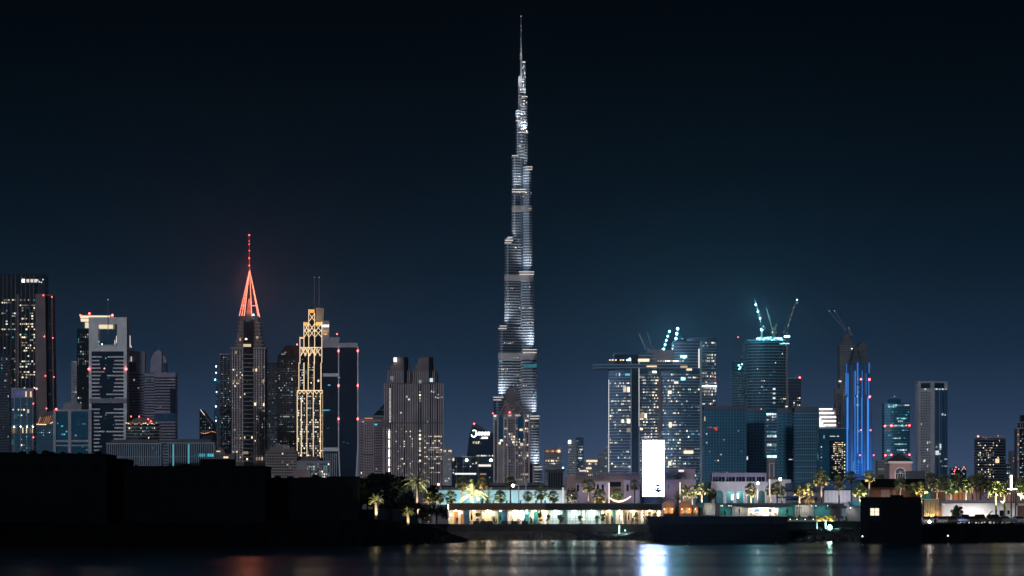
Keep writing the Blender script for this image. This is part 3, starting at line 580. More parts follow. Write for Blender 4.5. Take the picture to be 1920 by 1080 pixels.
    t.part('facade', conc, [('p', R(847,868,14), 858, None)]); t.win(853,861.5,9,5,egold,-.8); t.grid((848,0),(867,0),868,905,5,7,.2,[wlit, wcool, wdim],.5,.4,None,41); t.done()
    # sign building
    t = T('sign_building', 'dark blue slanted tower carrying a glowing ring emblem and lettering', 'building', 2100, 898)
    t.part('facade', glassd, [('e',[(875,858),(880,815),(886,797),(892,795),(925,812),(925,858)],0,26)]); t.part('slanted_edge', conc, [('t',(886,796.5,-.3),(924,811.5,-.3),.5)])
    t.part('podium', glassd, [('p', R(852,926,34,-3), 857, None)]); t.part('podium_edge', conc, [('b',856,893,856,857.4,-3.6,20)]); t.part('mullion', pale, [('b',x,x+.6,858,905,-3.8,-3) for x in (855.5,868,881,896)])
    ring = []; 
    for i in range(15):
        a0 = math.radians(128-i*19.3); a1 = math.radians(128-(i+1)*19.3); rr = 1.35 if 2 < i < 12 else 1.0
        ring.append(('t',(888.6+5.0*math.cos(a0)*.95+ .35*5*math.sin(a0)*.3, 813-6.3*math.sin(a0),-1.2),(888.6+5.0*math.cos(a1)*.95+.35*5*math.sin(a1)*.3, 813-6.3*math.sin(a1),-1.2),rr))
    t.part('ring_emblem', esign, ring)
    def text(body, x, y, size, sx=1.0, m=esign, sh=.25):
        c = bpy.data.curves.new('sign', 'FONT'); c.body = body; c.size = size*t.k; c.extrude = .15; c.shear = sh; c.offset = .035*size*t.k
        o = bpy.data.objects.new('sign', c); S.collection.objects.link(o); dg = bpy.context.evaluated_depsgraph_get(); me = bpy.data.meshes.new_from_object(o.evaluated_get(dg)); bpy.data.objects.remove(o)
        o = bpy.data.objects.new('lettering', me); me.materials.clear(); me.materials.append(m); S.collection.objects.link(o); o.parent = t.o; o.location = t.P(x,y,-1.1); o.rotation_euler.x = math.pi/2; o.scale.x = sx
    text('noon', 895, 815.8, 12.5, .86); text('.com', 901.5, 822.4, 6.5, 1.0); text('y', 898.5, 821.5, 8, .8, wcyan, .3); text('YYLY .', 885.5, 832, 6, .95, wlit, .2)
    t.grid((893,0),(925,0),852,857,11,1,.9,[wcool, wlit],.7,.5,None,42); t.win(909,873,23,4,esoft,-4); t.win(873,888.5,40,3,wcool,-4); t.win(906,889,12,3.4,wlit,-4); t.win(893,868,2,4,esoft,-4)
    t.grid((853,-3),(925,-3),862,903,16,8,.1,[wcool, wdim],.5,.3,None,43,.8); t.beacon(889,794.5,0,1.3)
    for x in (875,920.5): t.part('podium_lamp', elampw, [('o',x,863,-5,2.3)])
    t.done()
    # gabled pink tower in front of the tallest tower
    t = T('gabled_tower', 'brown-pink tower with a steep stepped gable crown in front of the tallest tower', 'skyscraper', 1900, 960)
    t.part('shaft', pinkst, [('p', [(925,4),(935,0),(982,0),(994,4),(994,30),(925,30)], 776, None), ('p', R(990,1001,20,8), 870, None)])
    t.part('gable', brownst, [('e',[(931,778),(941,768),(947,752),(957,746),(963,746),(973,752),(980,766),(988,778)],2,24),('b',949,971,730,752,6,20),('b',954,966,725,730,8,18)])
    t.part('gable_beam', pinkst, [('t',(935,778,1),(948,757,1),1.3),('t',(948,757,1),(960,772,1),1.3),('t',(985,778,1),(972,757,1),1.3),('t',(972,757,1),(960,772,1),1.3),('t',(945,752,1.5),(960,763,1.5),1.2),('t',(975,752,1.5),(960,763,1.5),1.2),('t',(936,782,-.4),(939,770,-.4),1),('t',(939,770,-.4),(943,782,-.4),1),('t',(971,782,-.4),(976,769,-.4),1),('t',(976,769,-.4),(981,782,-.4),1)])
    t.part('tall_window_bay', glasst, [('e',[(935,834),(935,776),(939,771),(943,776),(943,834)],-.9,1),('e',[(971,834),(971,776),(976,770),(981,776),(981,834)],-.9,1)])
    t.fins(palep, (926.5,933.5,945,952,966,984,992), 782, 905, 2.0, 1.6); t.slabs(beige, [(925,4),(935,0),(982,0),(994,4),(994,30),(925,30)], 780, 905, 5.1, .32, .5, 'balcony_line')
    t.grid((927,3.5),(933,.5),790,900,2,22,.03,[wlit],.6,.6,glassn,44,.5,.8)
    t.grid((944,0),(971,0),786,902,6,23,.14,[wlit, wlit, wcool],.5,.5,glassn,45,.7,.8); t.grid((972,0),(991,2),786,902,5,23,.24,[wlit, wcool, wlit],.55,.5,glassn,46,.7,.8)
    for x, y, w, h in ((928,780,5,3),(928,785,5,3),(940,826,5,3),(937,831,4,4),(956,779,6,3),(968,779,4,3),(973,779,6,3),(990,780,3,4),(977,806,6,4),(978,833,6,5),(962,829,3,4)): t.win(x, y, w, h, wcool if y < 790 else wlit, -1.8)
    t.beacon(955.5,773.5,0,1.2); t.beacon(924,775,0,.9); t.win(951,831,2,3,epurp,-1.8); t.done()
mid_left()
# ================================================================== RIGHT HALF OF THE SKYLINE
def crane(x, y, ytop, xt, D, d, label, lamps=None, tower=8, mt=None, cab=True, n=4):
    """luffing tower crane: mast from y up, jib from the mast head to (xt, ytop)"""
    t = T('tower_crane', label, 'crane', D, x); r = .35
    t.o.location.z = wz(y, D); z0 = wz(y, D)-G
    old = t.Z; t.Z = lambda yy: wz(yy, D)-wz(y, D)
    def lat(a, b_, w, seg, name):
        pr = []
        ax, ay = a; bx, by = b_
        L_ = math.hypot(bx-ax, by-ay); nx, ny = -(by-ay)/L_, (bx-ax)/L_
        for sgn in (-1, 1):
            for dd in (-w/2, w/2): pr.append(('t',(ax+nx*w/2*sgn, ay+ny*w/2*sgn, d+dd),(bx+nx*w/4*sgn, by+ny*w/4*sgn, d+dd/2), r*.6))
        for i in range(seg):
            u, v = i/seg, (i+1)/seg; s1 = 1 if i % 2 else -1
            pr.append(('t',(ax+(bx-ax)*u+nx*w/2*s1, ay+(by-ay)*u+ny*w/2*s1, d-w/2),(ax+(bx-ax)*v-nx*w/2*s1*.8, ay+(by-ay)*v-ny*w/2*s1*.8, d-w/2), r*.5))
        t.part(name, mt or steel, pr)
    yh = y-tower
    lat((x,y),(x,yh), 2.2, 4, 'mast'); lat((x,yh),(xt,ytop), 1.8, 12, 'jib')
    sg = 1 if xt < x else -1
    t.part('counter_jib', mt or steel, [('b',min(x,x+sg*7),max(x,x+sg*7),yh-.6,yh+.6,d-1,d+1),('b',x+sg*5-1.4,x+sg*5+1.4,yh-.4,yh+3,d-1.1,d+1.1)])
    t.part('a_frame', mt or steel, [('t',(x,yh,d),(x+sg*3,yh-8,d),r),('t',(x+sg*5,yh,d),(x+sg*3,yh-8,d),r),('t',(x+sg*3,yh-8,d),(x+(xt-x)*.9,yh+(ytop-yh)*.9,d),.14)])
    if cab: t.part('cab', glassd, [('b',x-1.2,x+1.2,yh-2.6,yh-.2,d-3,d-1)])
    for (lx, ly, lr, lm) in (lamps or []):
        t.part('lamp', lm, [('o', lx, ly, d-1.5, lr*.95)])
        if lm is ecyan and lr > 1.4:
            pl = bpy.data.lights.new('crane_light','POINT'); pl.energy = (3200 if x < 1300 else 8000)*lr; pl.color = (.2,.8,1); pl.shadow_soft_size = .6; po = bpy.data.objects.new('crane_light', pl); S.collection.objects.link(po); po.parent = t.o; po.location = t.P(lx, ly, d-6)
    t.done()

def right_cluster():
    r = random.Random(51)
    def small(x0, x1, y, D, lab, m, nx, ny, p, seed, name='far_tower', extra=None):
        t = T(name, lab, 'building', D, (x0+x1)/2); t.part('facade', m, [('p', R(x0,x1,(x1-x0)*.7), y, None)]); t.part('roof_plant', conc, [('b',x0+(x1-x0)*.3,x0+(x1-x0)*.8,y-3,y,2,(x1-x0)*.5)])
        t.slabs(darkc, R(x0,x1,(x1-x0)*.7), y, 905, 4.5, .3, .3)
        t.grid((x0+1,0),(x1-1,0), y+4, 908, nx, ny, p, [wlit, wcool, wdim, wcyan], .5, .45, None, seed)
        if extra: extra(t)
        t.done()
    small(1021,1053,842,2900,'distant block crowned by a row of orange lamps, right of the tallest tower', conc, 8, 12, .16, 60, extra=lambda t: ([t.win(x,846,1.8,4,worng,-1,name='roof_lamp') for x in (1024,1027,1030,1034,1037,1041,1044)], t.win(1048,846,5,5,egold,-1), [t.win(x,864,2,3,wlit,-1) for x in (1024,1029,1034,1037,1039,1043)], t.part('roof_box',pinkst,[('b',1045,1053,837,842,0,6)])))
    small(1064,1081,827,2700,'pale distant tower with a bright corner lamp, taller than its neighbours', pale, 5, 16, .16, 61, extra=lambda t: t.win(1068,828.5,4.5,6,ewhite,-1))
    small(1080,1094,820,2900,'grey-blue distant tower rising behind the pale tower with the corner lamp', glass, 4, 16, .3, 62, extra=lambda t: (t.win(1089,843,5,2.4,esoft,-1), t.win(1088,859,7,3,esoft,-1)))
    small(1096,1123,862,2300,'low distant hall with one long glowing white roof panel', conc, 8, 6, .4, 63, 'far_hall', extra=lambda t: (t.part('roof_light',egold,[('b',1099,1120,862.5,866,-1.4,-.9)]), t.part('roof_light',esoft,[('b',1086,1099,881.5,884,-1.4,-.9)]), t.win(1104,878,10,3,egold,-1.2)))
    small(1121,1133,850,2500,'grey distant slab left of the big balconied twin towers', conc, 3, 10, .12, 64); small(1132,1143,842,2700,'narrow grey distant block touching the big balconied twin towers', conc, 4, 12, .3, 65)

    # balconied twin towers with sky bridge
    t = T('sky_bridge_tower', 'pair of rounded balconied towers joined high up by an overhanging sky bridge', 'skyscraper', 2400, 1216)
    A_ = RB(1141,1236,34,9,10); B_ = RB(1240,1312,34,8,8)
    t.part('left_tower', glass, [('p', A_, 690, None), ('p', RB(1150,1236,28,6), 662, 691)]); t.part('right_tower', glass, [('p', B_, 690, None), ('p', RB(1262,1312,26,5), 640, 691)])
    t.slabs(slabm, A_, 700, 905, 5.6, .24, 1.0, 'balcony_slab'); t.slabs(slabm, B_, 700, 905, 5.6, .24, 1.0, 'balcony_slab'); t.slabs(slabm, RB(1150,1236,28,6), 664, 690, 6, .3, 1, 'balcony_slab'); t.slabs(slabm, RB(1262,1312,26,5), 642, 690, 5.6, .3, .8, 'balcony_slab')
    t.part('dark_core', glassn, [('b',1183,1197,672,None,-15,2)]); t.part('core_edge', slabm, [('b',1182,1183.4,672,None,-15.6,0),('b',1196.8,1198.2,672,None,-15.6,0)]); t.part('lift_shaft', brownst, [('b',1233.5,1240,707,None,-4,10)])
    t.part('edge_light', wcool, [('b',1141,1141.8,712,895,-1.6,-.6),('b',1196.8,1197.6,680,800,-16.4,-15.7)])
    t.part('sky_bridge', glass, [('p', [(1112,-2),(1130,-12),(1200,-17),(1290,-12),(1300,0),(1300,20),(1120,20)], 683.5, 691)]); t.slabs(slabm, [(1112,-2),(1130,-12),(1200,-17),(1290,-12),(1300,0),(1300,20),(1120,20)], 681.5, 694, 6, .28, 1.2, 'bridge_deck')
    t.part('bridge_roof_room', glassd, [('b',1152,1196,665,681,-8,14)]); t.part('roof_screen', conc, [('b',1214,1262,656,680,-2,16)]); t.fins(pinkst, [1215+i*2.6 for i in range(18)], 657, 680, .7, .8, d=-2)
    for x in (1143,1148,1154,1163,1168,1176,1180): t.win(x, 676, 3.2, 2.4, egold if x < 1170 else ewhite, -14, name='bridge_light')
    t.win(1206,676.5,21,5,egold,-16,name='bridge_light'); t.part('cyan_lamp', ecyan, [('o',1180,674,-15,1.6)])
    for i in range(12): t.win(1234+i*4+r.uniform(-1.5,1.5), 678, 1.8, 1.8, r.choice([egold, ewhite, wlit]), -17.5, name='bridge_light')
    for x, y, w, h, m in ((1221,688,19,2.4,egold),(1226,698.5,8,4,wlit),(1201,707,12,3,wcool),(1281,689,13,4,wlit),(1291,694,10,3.5,wlit),(1176,703,9,4,wcyan),(1161,703,2,6,wcool),(1155,703,2,6,wcool),(1267,718,8,4,wlit),(1280,711,8,5,ecyan_s),(1171,731,6,9,wlit),(1178,731,4,9,wlit),(1255,736,7,6,wlit),(1203,780,6,8,wlit),(1210,780,4,8,wlit),(1178,790,6,8,wlit),(1167,790,4,6,wlit),(1178,807,7,8,wlit),(1202,805,5,4,wlit),(1210,820,6,4,wlit),(1256,797,5,10,wlit),(1255,869,6,8,wlit),(1290,848,18,6,wlit)): t.win(x, y, w, h, m, -11.5 if y > 700 else -18)
    t.cap = 200
    t.n['lit_window'] = 0; t.cap = 100
    t.grid((1143,-3),(1182,-9),705,900,13,35,.17,[wlit, wlit, wcool, wcool],.6,.45,None,70,.95,1.6); t.grid((1199,-9),(1234,-3),705,895,12,34,.32,[wlit, wlit, wcool],.6,.45,None,71,.9,1.6); t.grid((1242,-4),(1276,-9),700,900,11,36,.25,[wlit, wlit, wcool, wcyan],.6,.45,None,72,.9,1.6); t.grid((1276,-9),(1311,-4),700,900,11,36,.15,[wlit, wcool, wcyan],.6,.45,None,73,.9,1.6)
    t.win(1281,669,12,4,ecyan_s,-11); t.part('cyan_lamp', ecyan, [('o',1282,671,-12,1.5)]); t.part('lift_strip', wcool, [('b',1309.5,1311.5,654,690,-2,-1)])
    t.done()
    t = T('residential_tower', 'tall blue tower with white vertical piers and a bright white terrace line', 'skyscraper', 2650, 1320)
    t.part('facade', glass, [('p', RB(1287,1343,34,6), 634, None)]); t.slabs(slabm, RB(1287,1343,34,6), 640, 905, 5.4, .22, .6, 'balcony_slab'); t.part('pier', slabm, [('b',1300.5,1302.6,645,None,-8,0),('b',1311.8,1315.6,640,None,-8.6,0)]); t.part('roof_edge', darkc, [('p', RB(1284,1343,30,6), 632.5, 635)])
    t.part('terrace_light', ewhite, [('b',1314,1343,723.6,725.6,-8.5,-6)]); t.part('terrace_light', esoft, [('b',1341.4,1342.6,725,735,-3,-1)])
    t.grid((1316,-5),(1342,-1),640,760,9,21,.22,[wlit, wlit, wcool],.5,.5,None,74,.9,1.2); t.grid((1303,-6),(1312,-6),650,900,3,42,.5,[wcool, wcyan],.6,.4,None,75,.5,1.2); t.grid((1288,-2),(1300,-5),640,690,4,8,.4,[wlit, wcool],.6,.4,None,76,.5,1.2)
    t.beacon(1341,719,-4,.9); t.beacon(1341,707,-4,.7); t.done()
    # cranes and the cyan lamp strings
    crane(1212,662,629,1199,2450,0,'thin crane with a faint white jib at the left end of the twin tower roof', [(1199,628,.9,esoft),(1203,638.5,.9,esoft)], 3, silver)
    crane(1224,662,621,1213,2500,0,'faint grey crane second from the left on the twin tower roof', [(1213,622,.6,wcool),(1212.6,645,.6,wcool)], 3, conc)
    crane(1243,662,618,1255,2450,0,'left of the two crane jibs strung with large cyan lamps', [(1255,621.5,1.9,ecyan),(1252,630.5,1.6,ecyan),(1249.3,638.5,1.5,ecyan),(1246.8,646.5,1.7,ecyan),(1244.5,654.5,1.8,ecyan)], 2, steeld)
    crane(1263,660,612,1271,2450,0,'right of the two crane jibs strung with large cyan lamps', [(1270.4,616.5,2.4,ecyan),(1268.7,626,2.3,ecyan),(1267.3,634.8,2.2,ecyan),(1266,644,2.3,ecyan),(1264.5,653,2.4,ecyan)], 2, steeld)

    # unfinished round tower
    t = T('unfinished_tower', 'unfinished round concrete tower with bare floors and a cyan work-lit top', 'skyscraper', 2500, 1440)
    Q = RB(1400,1478,50,12,10); t.part('core', glassd, [('p', RB(1404,1474,46,10,10), 640, None)]); t.slabs(tealm, Q, 640, 770, 5.6, .28, .8, 'open_floor'); t.part('edge_column', darkc, [('b',x,x+.7,640,770,-4-7*math.sin(math.pi*(x-1400)/78),0) for x in (1402,1410,1420,1430,1440,1450,1460,1468,1476)])
    t.part('top_deck', tealm, [('p', RB(1418,1464,26,6), 632, 640), ('b',1400,1480,637,639,-6,20)])
    t.part('hoist_mast', brownst, [('b',1473,1477,624,800,-6,-3)]+[('b',1472.4,1477.6,y,y+.8,-6.6,-2.6) for y in range(628,800,7)])
    for i in range(46): x = r.uniform(1418,1466); t.win(x, r.uniform(633,638), r.uniform(1.5,3.5), r.uniform(1,2.2), ecyan_s, -9, name='work_light')
    for i in range(12): x = 1405+i*6.3; t.win(x, 640+abs(x-1440)*.0+r.uniform(-.5,.8), 4, .9, wcyan, -11, name='work_light')
    for i in range(8): t.win(1462+i*2.3, 644.5+r.uniform(-1,1), 2, 1.2, ecyan_s, -7, name='work_light')
    t.part('work_lamp', ecyan, [('o',1428,618,-2,2.6)]); t.part('lamp_post', tealm, [('b',1426.5,1429.5,618,634,-2,1)])
    t.part('work_lamp', ecyan, [('b',1470,1480,630,632.6,-5,-3)]); t.part('work_lamp', ecyan, [('o',1475,631,-6,1.8)])
    t.grid((1404,-6),(1476,-6),650,768,17,21,.045,[wcyan, wcyan, wlit, wcool],.4,.4,None,80,.5,6)
    for y in (730,738.5,747,756): t.win(1450, y, 4.5, 3, wcool, -12.5)
    t.grid((1462,-10),(1478,-4),740,756,6,3,.6,[wlit],.5,.4,None,81); spot(t.o, t.P(1428,612,-20), t.P(1440,640,0), 16000, (.3,.9,1), 110, 1.5, 'work_light')
    t.done()
    crane(1429,633,560,1415,2490,-3,'crane at the left of the unfinished tower with three big lamps down its jib', [(1416.3,571.6,1.7,ecyan),(1420.5,584.6,1.7,ecyan),(1424.6,597.5,1.6,ecyan)], 16, steeld)
    crane(1449.5,634,577,1437,2495,0,'tan-lit crane in the middle of the unfinished tower top', [(1448.6,623,.8,ewhite)], 12, steel)
    crane(1453,634,606,1457,2500,8,'short tan-lit crane tilted right in the middle of the unfinished tower top', [], 12, steel)
    crane(1474,630,560,1494,2490,-3,'crane at the right of the unfinished tower with small white lamps up its jib', [(1477.7,610,.8,esoft),(1480.8,599.7,.7,esoft),(1484,589.5,.7,esoft),(1487.7,577,.8,esoft),(1494,568.5,.9,esoft),(1494,562.5,1.1,ecyan)], 8, steel)
    t = T('unfinished_tower', 'faint narrow unfinished tower behind the cyan-topped one, with cyan lamps near its top', 'skyscraper', 3200, 1387)
    t.part('core', glassd, [('p', R(1375,1400,20), 678, None)]); t.slabs(tealm, R(1373,1400,24), 696, 770, 4.6, .3, .5, 'open_floor'); t.slabs(tealm, R(1377,1397,20), 676, 696, 4.6, .3, .5, 'open_floor')
    for x, y in ((1385,685),(1388,689),(1391,683),(1386,692),(1402,681)): t.win(x, y, 2.6, 3, ecyan_s, -1, name='work_light')
    for j in range(15): t.win(1383.5, 698+j*4.6, 2.0, 1.6, wdim, -1)
    t.grid((1375,0),(1399,0),698,768,8,15,.15,[wcyan, wdim],.4,.4,None,82); t.done()
    crane(1391,678,631,1384,3190,2,'faint distant crane with a red tip lamp above the narrow unfinished tower', [(1384,632,.8,ered),(1390.5,670,.9,esoft)], 5, steeld)
    t = T('office_tower', 'plain dark tower with a red corner beacon tucked right of the unfinished round tower', 'skyscraper', 3000, 1490)
    t.part('facade', glassd, [('p', R(1477,1502,20), 709, None)]); t.part('parapet', tealm, [('b',1477,1502,708,710,-.7,18)]); t.slabs(darkc, R(1477,1502,20), 712, 770, 6, .2, .3); t.beacon(1499.5,708,-1,1.6); t.grid((1487,0),(1501,0),744,762,4,4,.6,[wlit, wcool],.6,.5,None,83); t.done()

    # broad teal glass blocks
    def curtain(x0, x1, y, D, lab, seed, verts, name='glass_block', m=glasst, bul=2, pit=5.6):
        t = T(name, lab, 'building', D, (x0+x1)/2); P_ = RB(x0,x1,40,bul,6)
        t.part('facade', m, [('p', P_, y, None)]); t.part('roof_screen', darkc, [('p', RB(x0,x1,38,bul+.6,6), y-1, y+6)]); t.slabs(tealm, P_, y+8, 910, pit, .12, .3, 'floor_line')
        t.part('mullion', tealm, [('b',x,x+.5,y+6,925,-bul*math.sin(math.pi*(x-x0)/(x1-x0))-.7,0) for x in verts]); return t
    t = curtain(1320,1400,762,1400,'broad teal glass block with fine grid lines and a faint red glow inside', 1, [1321+i*5.4 for i in range(15)])
    t.grid((1322,0),(1398,0),772,905,14,24,.02,[wcool, wlit],.4,.4,None,84,.5,2.5); t.win(1341,803,6,3,ered_dim,-2.6); t.win(1343,806,3,3,ered_dim,-2.6); t.win(1331,802,9,1,ered_dim,-2.6); t.win(1317.5+4,785,2,8,wlit,-1); t.done()
    t = curtain(1399,1437,765,1440,'plain middle teal glass bay between the broad block and the lit stair shaft', 2, [1400+i*6 for i in range(6)])
    t.win(1400.5,859,3,6,esoft,-1.5); t.beacon(1427,767,-3,1.1,esoft); t.done()
    t = T('stair_tower', 'narrow glass stair shaft with bright cyan landings and a pale doorway frame at its foot', 'building', 1385, 1446)
    t.part('shaft', glasst, [('p', R(1436,1457,20), 768, 858)]); t.part('shaft_base', brownst, [('p', R(1439,1454,18,1), 858, None)]); t.part('doorway_frame', plast, [('b',1442,1444,868,895,-.6,1),('b',1450,1452,868,895,-.6,1),('b',1444,1450,868,870,-.6,1)])
    t.slabs(slabm, R(1436,1457,20), 772, 858, 5.6, .2, .5, 'landing'); t.grid((1437,0),(1456,0),774,790,4,3,.8,[wcool, ecyan_s],.7,.6,None,85)
    for y in (818,834,856): 
        for x in (1440,1444.5,1450,1454): t.win(x, y, 3.6, 4, ecyan_s if y == 856 else wcool, -.8, name='landing_light')
    t.grid((1437,0),(1456,0),796,852,5,10,.2,[wcyan],.6,.4,None,86); t.done()
    t = curtain(1457,1490,768,1420,'dark windowless glass bay right of the lit stair shaft', 3, [1458+i*8 for i in range(4)]); t.win(1482,861.5,6,1.2,esoft,-1.5); t.win(1475,762,4,2,wlit,2); t.done()
    t = curtain(1490,1536,764,1400,'teal glass tower with a clear pale grid, left of the stepped white light frames', 4, [1490+i*3.9 for i in range(12)]); t.part('floor_edge', slabm, [('b',1490,1536,y,y+.9,-3,-1.5) for y in range(775,915,11)]); t.done()
    t = T('light_frame_tower', 'tower head wrapped by five nested white light bracket lines', 'building', 1900, 1550)
    t.part('facade', conc, [('p', R(1531,1568,24), 766, None)])
    for i in range(5):
        x0 = 1531+i*3.4; y = 767+i*7.6; x1 = 1560+(0,3.5,7,7,7)[i]; t.part('light_bracket', ewhite, [('b',x0,x1,y-.9,y+.9,-2-.1*i,-1),('b',x0-.6,x0+.8,y+.9,800 if i > 1 else 800,-2-.1*i,-1)])
    t.part('louvre', beige, [('b',1534+i*3.4,1567,770.5+i*7.6,771.5+i*7.6,-.8,0) for i in range(5)]); t.done()
    t = T('apartment_block', 'dark teal block with a tall zigzag of yellow windows, under the white light frames', 'building', 1300, 1561)
    t.part('facade', glasst, [('p', R(1535,1587,26), 803, None)]); t.part('roof_edge', slabm, [('b',1535,1587,802.6,804,-.6,20)]); t.part('recess', glassn, [('b',1555,1583,826,905,-.3,.5)])
    t.win(1561,818,10,1.2,esoft,-.8); t.win(1571,818,4,1.2,esoft,-.8); t.win(1545,819,1.4,6,wcool,-.8)
    t.grid((1559,0),(1581,0),828,888,7,17,.62,[wlit, wlit, ewarm2],.75,.3,None,87,.3,.7)
    for j in range(15): t.win(1583.5, 834+j*6.4, 1.8, 1.8, wlit, -.9); t.win(1540, 838+j*6.5, 1.6, 1.4, wdim if j % 3 else wlit, -.9)
    t.done()
    t = T('brown_tower', 'brown concrete tower half hidden between the light frames and the blue-lit tower', 'skyscraper', 2700, 1573)
    t.part('facade', brownst, [('p', R(1566,1577,14), 729, None)]); t.grid((1567.5,0),(1575.5,0),737,800,3,14,.5,[wdim],.5,.4,glassn,88); t.done()
    t = T('unfinished_tower', 'dim unfinished tower with bare floors rising behind the blue-lit tower', 'skyscraper', 3200, 1590)
    t.part('core', darkc, [('p', R(1575,1605,26), 646, None), ('b',1580,1598,630,647,4,20)]); t.slabs(conc, R(1573,1607,30), 646, 800, 4.4, .22, .4, 'open_floor'); t.grid((1575,0),(1604,0),652,800,7,34,.04,[wdim, wcool],.4,.4,None,89); t.win(1575,715,5,3,esoft,-1); t.done()
    crane(1589,632,583,1555,3190,2,'left of two dark cranes leaning left above the dim unfinished tower', [(1555,583,.8,esoft)], 8, conc)
    crane(1593,632,581,1566,3200,10,'right of two dark cranes leaning left above the dim unfinished tower', [(1566,582,.8,esoft),(1593,614,.7,wcool)], 6, conc)
    # blue tower
    t = T('blue_lit_tower', 'tower striped from top to bottom with vertical blue light lines under an open steel crown', 'skyscraper', 2100, 1611)
    t.part('shaft', glass, [('e',[(1588,680),(1630,680),(1634,740),(1638,905),(1638,960),(1583,960),(1583,905),(1585,740)],0,34)])
    t.part('steel_crown', steeld, [('t',(1591,680,2),(1600,652,6),.9),('t',(1629,680,2),(1624,640,8),.9),('t',(1600,652,6),(1616,640,8),.8),('t',(1612,680,2),(1606,644,8),.7),('t',(1591,668,2),(1628,668,2),.6),('t',(1596,660,4),(1626,656,4),.6),('t',(1618,680,14),(1616,640,12),.8)])
    t.part('crown_wall', darkc, [('e',[(1594,680),(1601,655),(1616,641),(1624,641),(1628,680)],10,26)]); t.win(1597.5,653.5,1.6,1.6,ewhite,3)
    B = [(1587.5,682,738,1.2),(1608,680,720,2.6),(1629.5,680,700,1.4),(1586,700,742,.9),(1604,695,740,.9),(1601.5,695,760,.9),(1616.5,695,745,.9),(1590,700,806,1.6),(1588.6,745,884,2.4),(1603,745,878,2),(1608,722,850,2.4),(1616,745,870,2.2),(1629,708,742,1.6),(1627.5,745,882,3.2),(1623.8,700,740,.7),(1609,860,888,.8),(1588.5,888,902,2.6),(1600.5,865,902,1.6),(1603.5,880,902,1.6),(1617,860,888,1.6)]
    for x, a, b_, w in B: t.part('blue_light_strip', eblue, [('b',x-w/2,x+w/2,a,b_,-.9,-.1)])
    t.part('blue_light_band', eblue, [('b',x0,x1,y,y+.6,-1.1,-.2) for y in range(862,902,5) for x0, x1 in ((1604,1613),(1631,1637))])
    t.part('corner_column', darkc, [('b',1631,1634,740,900,-1.3,1),('b',1595,1599,684,900,-1.3,1),('b',1620,1622,684,900,-1.3,1)])
    for x in (1590,1610,1630): spot(t.o, t.P(x,930,-45), t.P(x,780,0), 120000, (.08,.34,1), 80, 1.5, 'blue_fill')  # spots added in front to tint the facade as the strips would
    t.grid((1602,0),(1612,0),690,870,3,22,.16,[wcyan, wcool],.4,.4,None,90,.5,1)
    for x, y, q in ((1614,711,1.6),(1630,711.5,2),(1630.5,744,1.8),(1614,806.5,1),(1632,806.5,1),(1612,853.5,1),(1638,853.5,1)): t.beacon(x, y, -2, q)
    t.done()
    t = T('low_block', 'small grey striped block with one white lit window, left of the domed pavilion', 'building', 1750, 1659)
    t.part('facade', conc, [('p', R(1645,1674,20), 862, None)]); t.slabs(darkc, R(1645,1674,20), 865, 905, 4.5, .4, .3); t.win(1652,879.5,11,2.4,wcool,-.8); t.done()
    t = T('office_tower', 'teal tower with glowing horizontal floors and three tiers of red beacons', 'skyscraper', 2600, 1682)
    t.part('facade', glasst, [('p', RB(1658,1706,28,6), 756, None), ('p', R(1668,1690,14,6), 748, 757)]); t.slabs(tealm, RB(1658,1706,28,6), 760, 900, 5, .2, .3, 'floor_line'); t.part('roof_mast', steeld, [('t',(1678,750,6),(1678,743,6),.4)]); t.beacon(1678,743,6,.9,esoft)
    for y, x0, x1, n in ((760,1663,1704,9),(763,1664,1680,4),(785,1680,1700,5),(790,1682,1692,3),(798,1658,1700,11),(799,1672,1696,6),(808,1659,1668,2),(807,1690,1702,3),(822,1672,1688,4),(833,1676,1700,4),(844,1680,1700,4),(845,1662,1668,2)):
        for i in range(n): t.win(x0+(x1-x0)*(i+.5)/n, y, (x1-x0)/n*r.uniform(.6,.95), 2.2, r.choice([wcyan, wcool, ecyan_s2]), -6.6)
    t.grid((1660,-3),(1704,-3),770,868,12,18,.1,[wcyan],.6,.35,None,91,.8,3)
    for x, y in ((1658,799),(1670,798.5),(1704,798),(1659,854),(1670,853),(1704,853)): t.beacon(x, y, -7, 1.6)
    t.done()
    t = T('pale_tower', 'tall pale two-faced tower with a hollow crown and small dark windows', 'skyscraper', 2400, 1750)
    P_ = [(1722,6),(1751,0),(1778,7),(1778,34),(1722,34)]; t.part('shaft', pale, [('p', P_, 728, None)]); t.part('crown_frame', pale, [('b',1722,1727.5,716,729,4,30),('b',1745,1752,716,729,-.5,5),('b',1772,1778,716,729,5,30),('p', P_, 714.5, 718)]); t.part('crown_glass', glassd, [('p', [(1725,9),(1751,4),(1775,10),(1775,30),(1725,30)], 718, 729)])
    t.part('glass_bay', glass, [('b',1753,1760,731,905,.1,2.6),('b',1762.5,1769,731,905,.6,4.6),('b',1770.5,1776,731,905,3.8,7)])
    for x in (1735,1756,1762,1768,1774): t.win(x, 729.5, 3.2, 2, wcool, 2 if x > 1765 else 0, name='crown_lamp')
    t.grid((1727,5),(1745,1.2),734,900,6,34,.02,[wcool, wlit],.5,.5,glassn,92,.5,.3)
    t.slabs(slabm, [(1753,0),(1776,6),(1776,12),(1753,12)], 731, 905, 4.2, .25, .1, 'floor_line')
